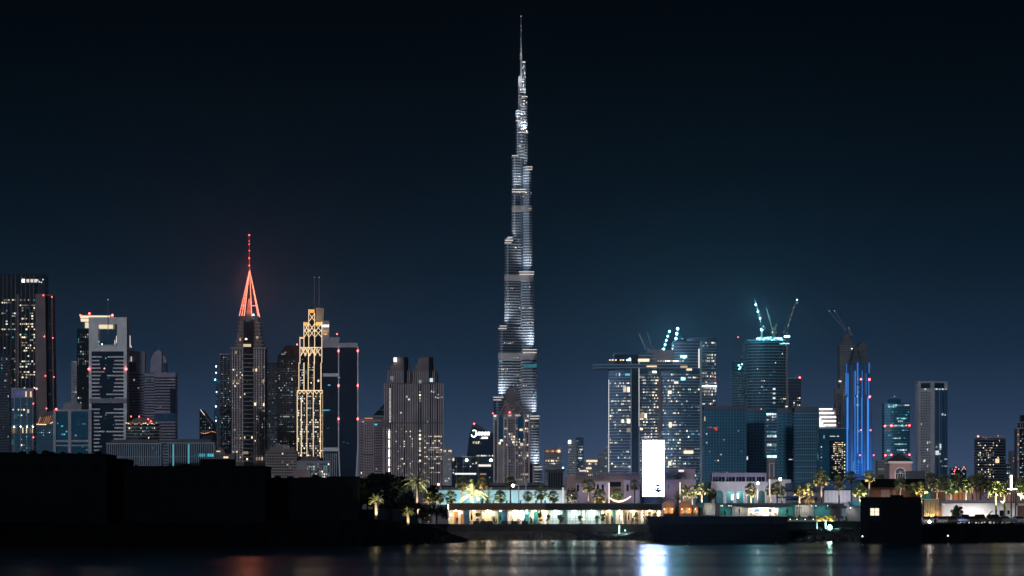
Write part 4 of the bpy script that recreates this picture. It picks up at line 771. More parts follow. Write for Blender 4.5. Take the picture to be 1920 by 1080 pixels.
    for x, y, w, h in ((1767,777,3,4),(1772,778,2.4,3),(1763,834,3,3),(1763,838,3,3),(1763,842,3,3),(1757,849,6,8),(1773,861,5,2.5),(1764,865,3.4,3.4),(1773,874,5,2.5),(1767,874,3,3),(1739,830,1.6,4),(1739,843,1.6,3),(1739,874,2,4),(1732,865,2,3),(1756,838,3,4),(1762,851,3,3)): t.win(x, y, w, h, wcool, -1.4)
    t.done()
    t = T('low_hotel', 'low distant block dotted with white and red lamps right of the pale two-faced tower', 'building', 2200, 1799)
    t.part('facade', glassd, [('p', R(1783,1812,14), 877, None)]); t.grid((1784,0),(1811,0),878,890,11,4,.5,[wlit, wcool, wcool],.5,.5,None,93)
    for x, y in ((1790,881),(1792,876.5),(1807,876.5),(1789,884)): t.beacon(x, y, -1.4, .8)
    t.done()
    t = T('gridded_block', 'broad grey block with a white floor grid, scattered lit flats and one big amber opening', 'building', 2000, 1860)
    t.part('facade', glassn, [('p', [(1832,3),(1833,0),(1864,0),(1887,6),(1887,26),(1832,26)], 822, None)]); t.part('roof_room', conc, [('b',1842,1884,817,822,6,22)]); t.slabs(conc, [(1832,3),(1833,0),(1864,0),(1887,6),(1887,26),(1832,26)], 822, 905, 5.2, .2, .5, 'floor_line')
    t.grid((1833,0),(1864,0),824,905,10,18,.26,[wlit, wcool, wlit],.45,.5,None,94,.8,.8); t.grid((1865,0),(1886,6),824,905,8,18,.04,[wlit],.45,.5,None,95,.8,.8); t.win(1870,864,7,8,egold,.5); t.beacon(1834,818,0,1.6); t.beacon(1872.5,817,5,.9,esoft); t.done()
    small(1886,1896,870,1900,'narrow low block with a ladder of cyan windows near the right edge', glassd, 2, 9, .6, 96)
    small(1893,1907,846,3200,'dim narrow distant tower just left of the tiered tower at the right edge', darkc, 3, 10, .05, 97)
    t = T('tiered_tower', 'tall tiered tower with rose-lit sides and cyan windows cut by the right edge', 'skyscraper', 2000, 1920)
    t.part('shaft', glassn, [('p', R(1908,1940,28), 803, None), ('p', R(1913,1936,20,3), 791, 804), ('p', R(1916,1932,14,5), 778, 792)]); t.part('corner_pier', pinkst, [('b',1907.5,1911,803,905,-.9,2)]); t.part('tier_edge', beige, [('b',1906,1940,802,804,-1.4,24),('b',1912,1937,790.5,792,1.5,22)])
    t.fins(pinkst, (1914,1918,1922), 792, 803, .8, 1, d=3); t.grid((1912,0),(1926,0),808,900,4,22,.5,[wcool, wcyan, wcool],.6,.35,None,98); t.grid((1907,-1),(1911,-1),808,900,1,20,.4,[worng, wdim],.5,.4,None,99); t.done()
ecyan_s = emis('cyan work light', (.35,.92,1), 4.5, .4, 1.2)
ecyan_s2 = emis('green cyan window light', (.35,.9,.82), 1.3, .4, 1.2)
ewarm2 = emis('yellow window light', (1,.86,.5), 1.5, .5, 1.2)
right_cluster()
# ================================================================== GROUND, WATER, SHORE
def structure(b, name, m): return tag(b.build(name, m), kind='structure')
wm = bpy.data.materials.new('night water'); wm.use_nodes = True; t_ = wm.node_tree; b_ = t_.nodes['Principled BSDF']
b_.inputs['Base Color'].default_value = (.004,.018,.034,1); b_.inputs['Roughness'].default_value = .19; b_.inputs['IOR'].default_value = 1.333; b_.inputs['Specular Tint'].default_value = (.42,.76,1,1)
tc_ = t_.nodes.new('ShaderNodeTexCoord'); mp = t_.nodes.new('ShaderNodeMapping'); mp.inputs['Scale'].default_value = (.05,.22,1); n1 = t_.nodes.new('ShaderNodeTexNoise'); n1.inputs['Scale'].default_value = 1; n1.inputs['Detail'].default_value = 5; n1.inputs['Roughness'].default_value = .62
bp_ = t_.nodes.new('ShaderNodeBump'); bp_.inputs['Strength'].default_value = 1; bp_.inputs['Distance'].default_value = .045
t_.links.new(tc_.outputs['Object'], mp.inputs[0]); t_.links.new(mp.outputs[0], n1.inputs['Vector']); t_.links.new(n1.outputs[0], bp_.inputs['Height']); t_.links.new(bp_.outputs[0], b_.inputs['Normal'])
mp2 = t_.nodes.new('ShaderNodeMapping'); mp2.inputs['Scale'].default_value = (.0035,.028,1); n2 = t_.nodes.new('ShaderNodeTexNoise'); n2.inputs['Scale'].default_value = 1; n2.inputs['Detail'].default_value = 3
r2 = t_.nodes.new('ShaderNodeMapRange'); r2.inputs[1].default_value = .3; r2.inputs[2].default_value = .7; r2.inputs[3].default_value = .17; r2.inputs[4].default_value = .27
t_.links.new(tc_.outputs['Object'], mp2.inputs[0]); t_.links.new(mp2.outputs[0], n2.inputs['Vector']); t_.links.new(n2.outputs[0], r2.inputs[0]); t_.links.new(r2.outputs[0], b_.inputs['Roughness'])
structure(MB().add([(-4800,-250,0),(4800,-250,0),(4800,470,0),(-4800,470,0)], [(0,1,2,3)]), 'water', wm)
g = MB(); g.box(-4800, 4800, 452, 8500, -1, G); structure(g, 'ground', groundm)
# black headland on the left
def ridge(name, m, pts, seed, n=90, rows=10, back=28):
    """pts: (photo x, shoreline distance, crest height); a rocky bank that rises from the water, crests and falls behind"""
    r = random.Random(seed); b = MB(); V = []
    for i in range(n+1):
        u = i/n*(len(pts)-1); a = min(int(u), len(pts)-2); f = u-a; q = [pts[a][j]+(pts[a+1][j]-pts[a][j])*f for j in range(3)]
        X = wx(q[0], q[1])
        for j in range(rows+1):
            v = j/rows; prof = math.sin(min(1, v*2.6)*math.pi/2) if v < .75 else 1-(v-.75)*1.2
            z = q[2]*prof*(1+r.uniform(-.09,.09)*(j > 0))-.25*(j == 0)
            V.append((X+r.uniform(-.4,.4), q[1]-1+v*back+r.uniform(-.3,.3), z))
    Fs = [(i*(rows+1)+j, (i+1)*(rows+1)+j, (i+1)*(rows+1)+j+1, i*(rows+1)+j+1) for i in range(n) for j in range(rows)]
    return structure(b.add(V, Fs), name, m)
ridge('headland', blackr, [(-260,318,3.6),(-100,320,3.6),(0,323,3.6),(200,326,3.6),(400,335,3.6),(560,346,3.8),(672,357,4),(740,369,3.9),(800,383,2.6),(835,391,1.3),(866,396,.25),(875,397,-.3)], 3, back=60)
ridge('beach', sandm, [(700,430,1.2),(840,438,1.5),(960,440,1.5),(1030,440,1.6),(1080,440,1.2)], 4, back=14)
ridge('rock_bank', rockm, [(1075,440,1.1),(1110,439,1.4),(1170,438,1.5),(1240,436,1.5)], 5, back=15)
ridge('rock_bank', rockm, [(1470,424,1.6),(1520,424,2.0),(1560,423,2.2),(1632,420,2.4)], 6, back=26)
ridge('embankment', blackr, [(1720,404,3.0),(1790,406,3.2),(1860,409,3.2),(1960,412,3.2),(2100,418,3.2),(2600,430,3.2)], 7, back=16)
structure(MB().box(wx(1726,416), wx(2700,416), 418, 452.5, -1, 3.25), 'parking_lot', asphalt)
structure(MB().box(wx(1238,415), wx(1476,415), 415, 470, -1, 4.68), 'quay', black)
q_ = MB(); X0_, X1_ = wx(1239,415), wx(1474,415)
for i in range(24): a_ = X0_+(X1_-X0_)*i/24; q_.box(a_+.05, a_+(X1_-X0_)/24-.05, 414.8, 415.0, 3.3, 4.55)
tag(q_.build('quay_parapet', mat('dim blue parapet', (.008,.014,.024), .9, spec=.1)), 'row of faintly blue panels along the top of the black quay wall', 'parapet')
structure(MB().box(wx(1476.5,432), wx(1632,432), 438, 470, -1, 3.66), 'terrace_ground', black)
# loose boulders at the waterline
r = random.Random(8)
for x0, x1, D, n in ((1078,1236,438,60),(1480,1625,420,70)):
    b = MB()
    for i in range(n):
        px = r.uniform(x0,x1); s_ = r.uniform(.3,.9); q = MB().ball((0,0,0), s_, 7, 5, .65); dx, dy, dz = wx(px,D), D+r.uniform(-1,7), 0; dz = .15+(dy-D)*.17
        b.add([(v[0]*(1+r.uniform(-.2,.2))+dx, v[1]*(1+r.uniform(-.2,.2))+dy, v[2]*(1+r.uniform(-.2,.2))+dz) for v in q.v], q.f)
    tag(b.build('rocks', rockm), kind='stuff')

# ================================================================== HEADLAND HOUSES (unlit)
blackgl = mat('unlit villa glass', (.002,.0025,.003), .9, spec=.02)  # same painted-in darkness as the unlit walls
def villa(name, label, D, x0, x1, y, extra=()):
    t = T(name, label, 'house', D, (x0+x1)/2); t.part('wall', black, [('b',x0,x1,y+2,None,0,110)]); t.part('parapet', black, [('b',x0-1,x1+1,y,y+2.6,-3,112)])
    n = max(1, int((x1-x0)/34))
    for i in range(n):
        c = x0+(x1-x0)*(i+.5)/n; w = t.part('window', blackgl, [('b',c-7,c+7,y+16,y+34,-.6,.4)]); t.part('window_frame', black, [('b',c-8,c+8,y+34,y+35.5,-2,0),('b',c-.5,c+.5,y+16,y+34,-1.2,-.5)], w)
    if extra: t.part('roof_room', black, list(extra))
    t.done()
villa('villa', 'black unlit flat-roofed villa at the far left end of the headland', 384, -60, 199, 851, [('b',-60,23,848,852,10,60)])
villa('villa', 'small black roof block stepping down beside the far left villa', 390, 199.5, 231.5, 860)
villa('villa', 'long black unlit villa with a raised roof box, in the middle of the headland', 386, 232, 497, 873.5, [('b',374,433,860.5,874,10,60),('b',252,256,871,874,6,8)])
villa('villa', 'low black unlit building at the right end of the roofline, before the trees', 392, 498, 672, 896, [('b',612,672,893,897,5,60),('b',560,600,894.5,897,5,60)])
bluedk = mat('dim blue wall', (.006,.010,.014), .9, spec=.05)
t = T('garden_wall', 'faintly blue low boundary wall at the right foot of the headland', 'wall', 396, 714)
t.part('wall', bluedk, [('b',650,777,956,None,0,6)]); t.part('coping', dimw, [('b',649,778,954.8,956,-1,7)]); t.part('pier', bluedk, [('b',776,782,948,None,-1,8)]); t.done()
t = T('garden_house', 'small dim outbuilding with a pale lit strip behind the big dark trees', 'house', 470, 672)
t.part('wall', darkc, [('b',655,700,917,None,0,60)]); t.part('lit_panel', lilac, [('b',664,682,928,936,-1,-.2)]); t.part('roof', darkc, [('b',653,702,914,917.2,-4,64)]); t.done()  # paler panel colour stands for a lit spot on the wall

# ================================================================== VEGETATION
def leaves(m, seed, n, clumps, size=.16, name='crown'):
    r = random.Random(seed); b = MB()
    for i in range(n):
        c = r.choice(clumps); d = Vector((r.gauss(0,1),r.gauss(0,1),r.gauss(0,1))).normalized()*(r.random()**.45)
        p = Vector(c[:3])+Vector((d.x*c[3], d.y*c[3], d.z*c[3]*.75)); q = Vector((r.uniform(-1,1),r.uniform(-1,1),r.uniform(-1,1))).normalized(); u = q.orthogonal().normalized()*size*r.uniform(.6,1.5); w = q.cross(u)*.6
        b.add([tuple(p-u),tuple(p+w),tuple(p+u),tuple(p-w)], [(0,1,2,3)])
    return b
def tree(name, label, px, ptop, D, h, rad, m, seed, n=2600, group=None, z=G, size=.2):
    zt = wz(ptop, D)-z; o = empty(name, (wx(px,D), D, z), label, 'tree', group); r = random.Random(seed)
    cl = []; 
    for i in range(13):
        a = r.uniform(0,6.28); q = r.uniform(.1,.75)*rad; zz = zt-rad*.7-(r.random()*1.15-.25)*rad*1.1; cl.append((q*math.cos(a), q*math.sin(a), min(zz, zt-rad*.32), rad*r.uniform(.25,.45)))
    cl.append((0,0,zt-rad*.35,rad*.35)); leaves(m, seed, n, cl, size).build('crown', m, o)
    tr = MB(); th = min(c[2] for c in cl); tr.tube((0,0,-.2),(r.uniform(-.2,.2),0,th),.22,.14,8)
    tr.build('trunk', trunkm if m is leafm else black, o); lm = MB()
    for c in cl[:9]: lm.tube((0,0,th*.92), c[:3], .1, .03, 5)
    lm.build('limb', trunkm if m is leafm else black, o); return o
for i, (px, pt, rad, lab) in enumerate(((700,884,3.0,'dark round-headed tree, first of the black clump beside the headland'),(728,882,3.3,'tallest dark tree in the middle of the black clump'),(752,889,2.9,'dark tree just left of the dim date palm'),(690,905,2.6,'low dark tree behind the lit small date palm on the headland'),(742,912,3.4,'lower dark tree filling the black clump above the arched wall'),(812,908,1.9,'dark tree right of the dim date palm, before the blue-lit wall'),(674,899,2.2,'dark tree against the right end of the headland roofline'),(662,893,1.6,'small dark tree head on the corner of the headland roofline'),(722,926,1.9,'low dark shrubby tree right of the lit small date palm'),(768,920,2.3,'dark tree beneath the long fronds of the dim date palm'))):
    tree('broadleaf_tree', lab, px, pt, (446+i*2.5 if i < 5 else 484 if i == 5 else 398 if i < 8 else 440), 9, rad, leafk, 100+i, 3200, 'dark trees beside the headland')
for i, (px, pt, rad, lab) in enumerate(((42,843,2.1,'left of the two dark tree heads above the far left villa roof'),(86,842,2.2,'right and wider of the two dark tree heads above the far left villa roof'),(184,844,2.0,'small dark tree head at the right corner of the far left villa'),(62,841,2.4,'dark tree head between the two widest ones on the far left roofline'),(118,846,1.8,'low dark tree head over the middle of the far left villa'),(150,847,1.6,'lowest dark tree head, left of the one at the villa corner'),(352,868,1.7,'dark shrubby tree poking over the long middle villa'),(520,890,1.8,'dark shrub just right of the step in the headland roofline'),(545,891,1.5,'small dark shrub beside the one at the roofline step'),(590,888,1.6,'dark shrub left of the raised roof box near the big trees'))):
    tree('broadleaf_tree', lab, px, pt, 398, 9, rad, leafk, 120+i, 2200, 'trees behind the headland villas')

def date_crown(seed, n=34, m=frondm, up=.25):
    r = random.Random(seed); b = MB()
    for i in range(n):
        a = i*2.399+r.uniform(-.2,.2); el = math.radians(r.uniform(-18,82)); d = Vector((math.cos(a)*math.cos(el), math.sin(a)*math.cos(el), math.sin(el))); L0 = r.uniform(.85,1.05)
        p = Vector((0,0,0)); pr = [p.copy()]; dd = d.copy(); st = 11
        for k in range(st): p = p+dd*(L0/st); dd = (dd+Vector((0,0,-.085-.03*k*.4))).normalized(); pr.append(p.copy())
        side = d.cross(Vector((0,0,1))); side = side.normalized() if side.length > .05 else Vector((1,0,0))
        for k in range(1, st+1):
            t_ = (pr[k]-pr[k-1]).normalized(); ll = .2*math.sin(math.pi*(k/st*.82+.12))+.03
            b.add([tuple(pr[k-1]+side*.008),tuple(pr[k-1]-side*.008),tuple(pr[k]-side*.006),tuple(pr[k]+side*.006)], [(0,1,2,3)])
            for s_ in (-1, 1):
                for h in (0, .5):
                    q = pr[k-1]+(pr[k]-pr[k-1])*h; e = q+side*s_*ll*.75+t_*ll*.75+Vector((0,0,-.06*ll/.2+r.uniform(-.02,.03)))
                    b.add([tuple(q+t_*.012),tuple(q-t_*.012),tuple(e)], [(0,1,2)])
    return b
def fan_crown(seed, n=46):
    r = random.Random(seed); b = MB(); dry = MB(); dry.ball((0,0,-.06), .2, 8, 6, .9)
    for i in range(n):
        a = i*2.399+r.uniform(-.25,.25); el = math.radians(88-148*(i+.5)/n+r.uniform(-8,8)); d = Vector((math.cos(a)*math.cos(el), math.sin(a)*math.cos(el), math.sin(el))); pl = r.uniform(.38,.55)
        c = d*pl+Vector((0,0,-.04)); side = d.cross(Vector((0,0,1))); side = side.normalized() if side.length > .05 else Vector((1,0,0)); up = side.cross(d); T_ = dry if el < math.radians(-38) else b
        T_.add([tuple(side*.01),tuple(-side*.01),tuple(c-side*.012),tuple(c+side*.012)], [(0,1,2,3)])
        tl = r.uniform(-.35,.35)
        for k in range(11):
            th = math.radians(-75+150*k/10); v = d*math.cos(th)+(side*math.cos(tl)+up*math.sin(tl))*math.sin(th); ln = .42*(1-.25*abs(math.sin(th)))*r.uniform(.85,1.1); w = v.cross(up).normalized()*.055 if v.cross(up).length > .01 else side*.03
            m_ = c+v*ln*.55; e = c+v*ln+Vector((0,0,-.13*ln/.4)); T_.add([tuple(c),tuple(m_+w),tuple(e),tuple(m_-w)], [(0,1,2,3)])
    return b, dry
def mesh_of(b, name, m):
    me = bpy.data.meshes.new(name); me.from_pydata(b.v, [], b.f); me.materials.append(m); return me
DC = [mesh_of(date_crown(200+i), 'date_crown', frondm) for i in range(3)]
FC = []
for i in range(5): a_, c_ = fan_crown(300+i, 46 if i < 4 else 150); FC.append((mesh_of(a_, 'fan_crown', frondm), mesh_of(c_, 'dry_skirt', frondd)))
def trunk_mesh(seed, taper=.8):
    r = random.Random(seed); b = MB(); V = []; n = 8; h = 14
    for j in range(h+1):
        for i in range(n):
            q = (1+(.12 if j % 2 else 0))*(1-(1-taper)*j/h)*(1.3 if j == 0 else 1); V.append((q*math.cos(6.283*i/n)+.25*math.sin(j*.3), q*math.sin(6.283*i/n), j/h))
    b.add(V, [(j*n+i, j*n+(i+1)%n, (j+1)*n+(i+1)%n, (j+1)*n+i) for j in range(h) for i in range(n)]); return mesh_of(b, 'palm_trunk', trunkm)
TR = [trunk_mesh(1), trunk_mesh(2, .7)]
def palm(kind, px, py, rpx, D, light, label, i, zb=G, below=True):
    k = D/F; r = random.Random(i*13+5); zc = wz(py, D)-zb; rad = rpx*k*1.28; o = empty('date_palm' if kind == 'd' else 'fan_palm', (wx(px,D), D, zb), label, 'palm tree', 'palms along the waterfront'); o.rotation_euler.z = r.uniform(0,6.28)
    t = bpy.data.objects.new('trunk', TR[i%2]); S.collection.objects.link(t); t.parent = o; tw = (.26 if kind == 'd' else .17); t.scale = (tw, tw, zc)
    if kind == 'd':
        c = bpy.data.objects.new('crown', DC[i%3]); S.collection.objects.link(c); c.parent = o; c.location.z = zc; c.scale = (rad,)*3
    else:
        A, B_ = FC[4] if kind == 's' else FC[i%4]; c = bpy.data.objects.new('crown', A); S.collection.objects.link(c); c.parent = o; c.location.z = zc; c.scale = (rad,)*3
        c2 = bpy.data.objects.new('dry_skirt', B_); S.collection.objects.link(c2); c2.parent = o; c2.location.z = zc; c2.scale = (rad,)*3
    o.rotation_euler.z = 0; c.rotation_euler.z = r.uniform(0,6.28); c.rotation_euler.x = r.uniform(-.12,.12)
    if light:
        col, w = light; w = w*1.9 if w < 9 else w*1.15; hz = max(.3, zc-2.1*rad); 
        b = MB().tube((0,-.9,hz-.3),(0,-.9,hz),.12,.14,8); b.build('uplight', steeld, o)
        spot(o, (0,-.9-rad*.35,hz+.15), (0,0,zc+rad*.2), w*rad*rad*70, col, 95, .12, 'uplight_lamp')
WW, GW, OR, YW = (1,.82,.6), (.78,1,.65), (1,.6,.3), (1,.84,.5)
PALMS = [
('d',705,940,15,392,(YW,15),'short date palm lit yellow-white on the dark headland edge',3.9),
('d',782,905,26,448,((1,.9,.75),8),'large dim date palm with long arching fronds over the black tree clump',G),
('d',765,962,12,388,(YW,22),'small brightly lit date palm beside the two dark arches',2.6),
('d',887,928,27,476,((1,.86,.68),34),'large date palm lit brilliant cream above the restaurant roof',G),
('f',825,933,11,482,(WW,4),'small fan palm at the left end of the cyan-lit wall',G),('f',845,931,13,486,(GW,3),'green fan palm between the small left one and the brilliant date palm',G),
('f',867,905,14,500,(WW,3),'tall dim fan palm rising left of the brilliant date palm',G),('f',905,904,13,500,(OR,9),'tall fan palm lit orange right of the brilliant date palm',G),
('f',938,930,13,486,(GW,2),'dark green fan palm in front of the cyan wall right of the orange palm',G),('f',957,903,12,505,None,'tall slender dark palm in front of the gabled brown-pink tower',G),
('d',913,935,20,484,(WW,2),'dim date palm with long fronds just right of the brilliant one',G),('f',803,931,12,474,(YW,5),'small fan palm between the black trees and the orange globe lamp',G),('f',990,930,11,492,(GW,3),'low dim fan palm between the bare white pole and the drooping palm',G),
('f',1014,924,14,486,((.6,1,.9),4),'fan palm with drooping head right of the two bare white poles',G),('f',1037,930,12,488,((.8,.9,.8),3),'lower fan palm touching the drooping one beside the dark wind tower',G),
('f',1072,926,14,490,((.8,.95,.9),5),'grey-green fan palm right of the dark wind tower',G),('f',1103,909,15,500,(WW,3),'tall brownish fan palm in front of the rose heritage building',G),
('f',1124,930,15,484,(YW,6),'olive-yellow fan palm low beside the white tube pole',G),('f',1158,926,13,484,((.75,1,.7),13),'bright green fan palm above the crescent of light',G),
('f',1190,908,11,510,None,'dim fan palm just left of the white billboard',G),('f',1234,915,9,500,None,'dark palm silhouetted on the foot of the white billboard',G),
('d',1271,938,18,458,None,'dark bushy date palm rising between the orange arched kiosks',4.6),('f',1281,918,12,490,(YW,14),'fan palm lit yellow right of the billboard',G),
('f',1298,921,13,490,((.7,1,.9),9),'pale green fan palm between two yellow ones near the billboard',G),('f',1316,915,13,488,(WW,22),'fan palm lit bright cream left of the white arched mall',G),
('f',1334,925,11,492,None,'dark palm against the left end of the white arched mall',G),('f',1408,916,13,480,(YW,22),'fan palm lit golden in front of the arched mall',G),
('f',1445,918,12,482,(WW,10),'left palm of the close trio in front of the tall stair shaft',G),('f',1457,914,13,486,None,'dark middle palm of the close trio in front of the stair shaft',G),('f',1466,920,10,490,(GW,3),'right palm of the close trio in front of the stair shaft',G),
('f',1499,919,12,480,(YW,20),'left of the golden palm pair before the dark low mall roof',G),('f',1516,916,13,482,(YW,20),'right of the golden palm pair before the dark low mall roof',G),
('d',1517,938,11,464,(OR,26),'tiny palm lit deep orange on the cafe roof edge',4.6),
('f',1540,896,17,478,(WW,5),'tallest palm, warm-edged and dark, left of the yellow zigzag block',G),('f',1573,902,13,484,(WW,2),'dark tall palm in front of the yellow zigzag block',G),('f',1596,893,12,500,None,'dark palm at the foot of the blue-lit tower',G),
('f',1630,892,12,470,(OR,9),'tall palm with a white-lit trunk beside the bright green palm',G),('f',1612,918,14,472,((.85,1,.5),26),'bright lime-green palm left of the black square house',G),
('f',1651,898,10,540,None,'dim little palm on the dark roof left of the domed pavilion',G),('f',1688,905,13,520,((.9,.9,.85),3),'grey faint palm in front of the pavilion',G),
('f',1712,915,12,476,None,'dark palm just left of the golden glowing one',G),('f',1727,914,14,470,((1,.78,.3),30),'golden glowing palm at the right shoulder of the black square house',G),
('f',1746,897,13,520,None,'dim tall palm right of the golden glowing one',G),('f',1757,908,14,500,(WW,3),'brownish palm, second right of the golden glowing one',G),('f',1771,899,13,520,None,'tall dark palm over the string of roof lamps',G),
('f',1783,912,15,484,((.7,1,.75),6),'green palm above the left end of the white boarded wall',G),('f',1797,899,12,520,None,'dark palm behind two green ones over the white boarded wall',G),('f',1811,909,15,480,((.85,1,.6),12),'lit green palm over the middle of the white boarded wall',G),
('f',1823,900,12,515,(WW,3),'dim palm in the second row over the white boarded wall',G),('f',1838,902,15,495,None,'broad dark palm left of the two brightest right-hand palms',G),('f',1853,910,12,500,(GW,4),'low dim palm tucked left of the brightest lime palm',G),
('f',1867,914,16,440,((.9,1,.5),30),'brightest lime-yellow palm with a ringed lit trunk, right side',3.25),('f',1883,915,13,446,((.95,.95,.5),18),'second lime palm leaning by the tall lit cross pole',3.25),('f',1900,903,12,500,None,'dark palm behind the tall lit cross pole',G),
('f',1914,909,14,470,((.8,1,.55),14),'lit green palm cut by the right edge of the view',G)]
for i, (kd, px, py, rp, D, li, lab, zb) in enumerate(PALMS): palm(kd, px, py, rp, D, li, lab, i, zb)

# ================================================================== LONG WATERFRONT RESTAURANT
M1 = lambda m, t: m/t.k
def restaurant():
    t = T('waterfront_restaurant', 'long low restaurant with brown fascia and glowing open front on the beach', 'restaurant', 455, 1040); m = lambda v: v/t.k
    X0, X1 = 843, 1238
    t.part('deck', dimw, [('b',X0-3,X1,984.6,997,-m(6),m(10))]); t.part('roof', darkc, [('b',X0-1,X1,943.5,945,-m(5.4),m(10))])
    t.part('fascia', fascia, [('b',X0,1022,945.2,956,-m(5.6),-m(5.2))]); t.part('fascia', dimw, [('b',1022,X1-1,945.2,956.4,-m(5.6),-m(5.2))]); t.part('ceiling', plast, [('b',X0,X1,955.6,956.6,-m(5.1),m(9.5))])
    t.part('end_wall', plast, [('b',X1,X1+3,943.5,984,-m(5.2),m(9)),('b',X0-3,X0,946,984,-m(1),m(9))])
    W_ = [(843,851,cream),(851,858,orangew),(858,863,plast),(863,869,orangew),(869,879,bluew),(879,898,cream),(898,934,cream),(934,943,tealw),(943,951,bluew),(951,983,plast),(983,993,tealw),(993,1001,plast),(1001,1010,tealw),(1010,1030,cream),(1030,1056,plast),(1056,1063,darkc),(1063,1091,plast),(1091,1096,darkc),(1096,1128,plast),(1128,1134,darkc),(1134,1150,cream),(1150,1156,tealw),(1156,1168,plast),(1168,1238,cream)]
    for a, b_, w in W_: t.part('back_wall', w, [('b',a,b_,956,984.6,m(3.6),m(3.9))])
    t.part('pillar', plast, [('b',x,x+w,956,984.6,-m(.6),-m(.1)) for x, w in ((899.5,2),(951,2),(1020.5,5),)]); t.part('pillar', conc, [('b',x,x+w,956,984.6,-m(.6),-m(.1)) for x, w in ((1057,6),(1091,5),(1127,5),(1162,4),(1202,4),(1232,4))])
    for a, b_ in ((1031,1056),(1064,1090),(1097,1127),(1170,1191),(1212,1224)): t.part('glazing_frame', steeld, [('b',x,x+.35,956.5,984.6,-.5,.5) for x in range(a,b_+1,5 if a < 1160 else 10)]+[('b',a,b_,971.5,971.9,-.4,.4)])
    t.part('railing', steeld, [('b',1000,1238,976.6,977.1,-m(5.9),-m(5.7))]+[('b',x,x+.3,977,984.6,-m(5.85),-m(5.75)) for x in range(1000,1238,6)])
    t.part('inner_wall', cream, [('b',x,x+.9,956.6,984.6,-m(.0),m(3.6)) for x in (898,951,994,1029,1133,1168)])
    for x, w, col, e, in ((854,18,(1,.72,.45),150),(888,14,(1,.86,.6),190),(916,30,(1,.84,.58),560),(938,8,(.2,.8,1),70),(967,28,(1,.90,.72),520),(988,9,(.15,.75,1),160),(1003,16,(.9,1,.95),240),(1020,14,(1,.85,.6),100),
                       (1043,24,(.72,1,.95),430),(1077,24,(.74,1,.95),430),(1112,28,(.74,1,.95),500),(1142,14,(1,.76,.48),120),(1162,10,(1,.9,.75),150),(1188,30,(1,.82,.55),230),(1220,28,(1,.80,.5),190)):
        area(t.o, t.P(x,957.6,m(1.6)), t.P(x,984,m(2.2)), e*.13, col, w*t.k, 2.2, 'ceiling_light'); area(t.o, t.P(x,957.6,-m(2.6)), t.P(x,984,-m(2.4)), e*.14, col, w*t.k, 1.6, 'ceiling_light')
        t.part('ceiling_lamp', elampc if 1030 < x < 1130 else elampr, [('b',x-w*.13,x+w*.13,957.4,958.4,m(2.2),m(2.6))])
    for x in (845.5, 1022.5, 1093, 1130.5, 1165, 1203.5, 1234): 
        t.part('wall_sconce', elampr, [('o',x,966,-m(.8),.8)]); spot(t.o, t.P(x,966,-m(1.1)), t.P(x,958,-m(.6)), 260, (1,.88,.62), 100, .08, 'sconce_up'); spot(t.o, t.P(x,966,-m(1.1)), t.P(x,980,-m(.6)), 320, (1,.9,.7), 100, .08, 'sconce_down')
    for x, y, w, h, mm in ((863,961,6,4,ewhite),(914,961,7,3.5,esoft),(928,961,6,3.5,esoft),(963,961,6,3,esoft),(979,966,7,14,ewhite),(938,965,3,8,wcyan),(988,962,6,4,ecyan_s),(925,970,9,5,wlit)): t.win(x, y, w, h, mm, m(3.4), name='lit_panel')
    for x in (905,911,919,925,957,963,970,975): t.part('pendant', elampr, [('o',x,961.5,m(1.2),.45)]); 
    for x, w in ((903,1.2),(916,1.2),(930,1.2),(959,1.0),(972,1.0),(1140,2.5),(1174,3),(1184,3),(1196,3),(1208,2.5),(1219,3),(1228,2.5)): t.part('dark_door', brownst if w > 2 else cream, [('b',x,x+w,961 if w > 2 else 957,984.6,m(3.3),m(3.6))])
    for x in (1137,1147,1173,1193,1212,1226): t.part('plant_screen', leafm, [('b',x,x+1.6,966,984,m(2.6),m(3))])
    t.part('corner_lamp', ewhite, [('b',841.2,842.6,946,955,-m(5.7),-m(5.5))]); t.done()
    # arched garden wall on the left
    t = T('arched_wall', 'dim plaster wall with two dark ivy-grown arches left of the restaurant', 'wall', 458, 810); m = lambda v: v/t.k
    t.part('wall', conc, [('b',782,790,946,None,0,6),('b',811,817,946,None,0,6),('b',835,841,946,None,0,6),('b',782,841,946,952,0,6),('b',738,782,950,None,2,6)])
    for a, b_ in ((790,811),(817,835)):
        n = 10; c = (a+b_)/2; R_ = (b_-a)/2; t.part('arch', conc, [('e',[(a,952),(c,952)]+[(c-R_*math.cos(math.pi/2-q*math.pi/20), 962-10*math.sin(math.pi/2-q*math.pi/20)) for q in range(n+1)],0,6),('e',[(c,952),(b_,952)]+[(c+R_*math.cos(q*math.pi/20), 962-10*math.sin(q*math.pi/20)) for q in range(n+1)],0,6)])
    t.part('garden_door', brownst, [('b',790,811,953,984,5,7),('b',817,835,953,984,5,7)])
    for x, y in ((806,966),(797,971),(804,978),(781,948),(781,953),(781,960),(787,955),(765,976),(769,977),(763,972)): t.part('string_light', egold, [('o',x,y,-m(.8),.7)])
    lo = leaves(leafk, 77, 1500, [(t.X(x), -1.2, t.Z(y), 1.0) for x, y in ((792,957),(800,954),(808,957),(819,956),(827,954),(834,958),(793,968),(836,967))], .15); lo.build('ivy', leafk, t.o)
    spot(t.o, t.P(765,985,-m(2)), t.P(765,965,m(.5)), 60, YW, 100, .1, 'garden_lamp'); t.done()
restaurant()

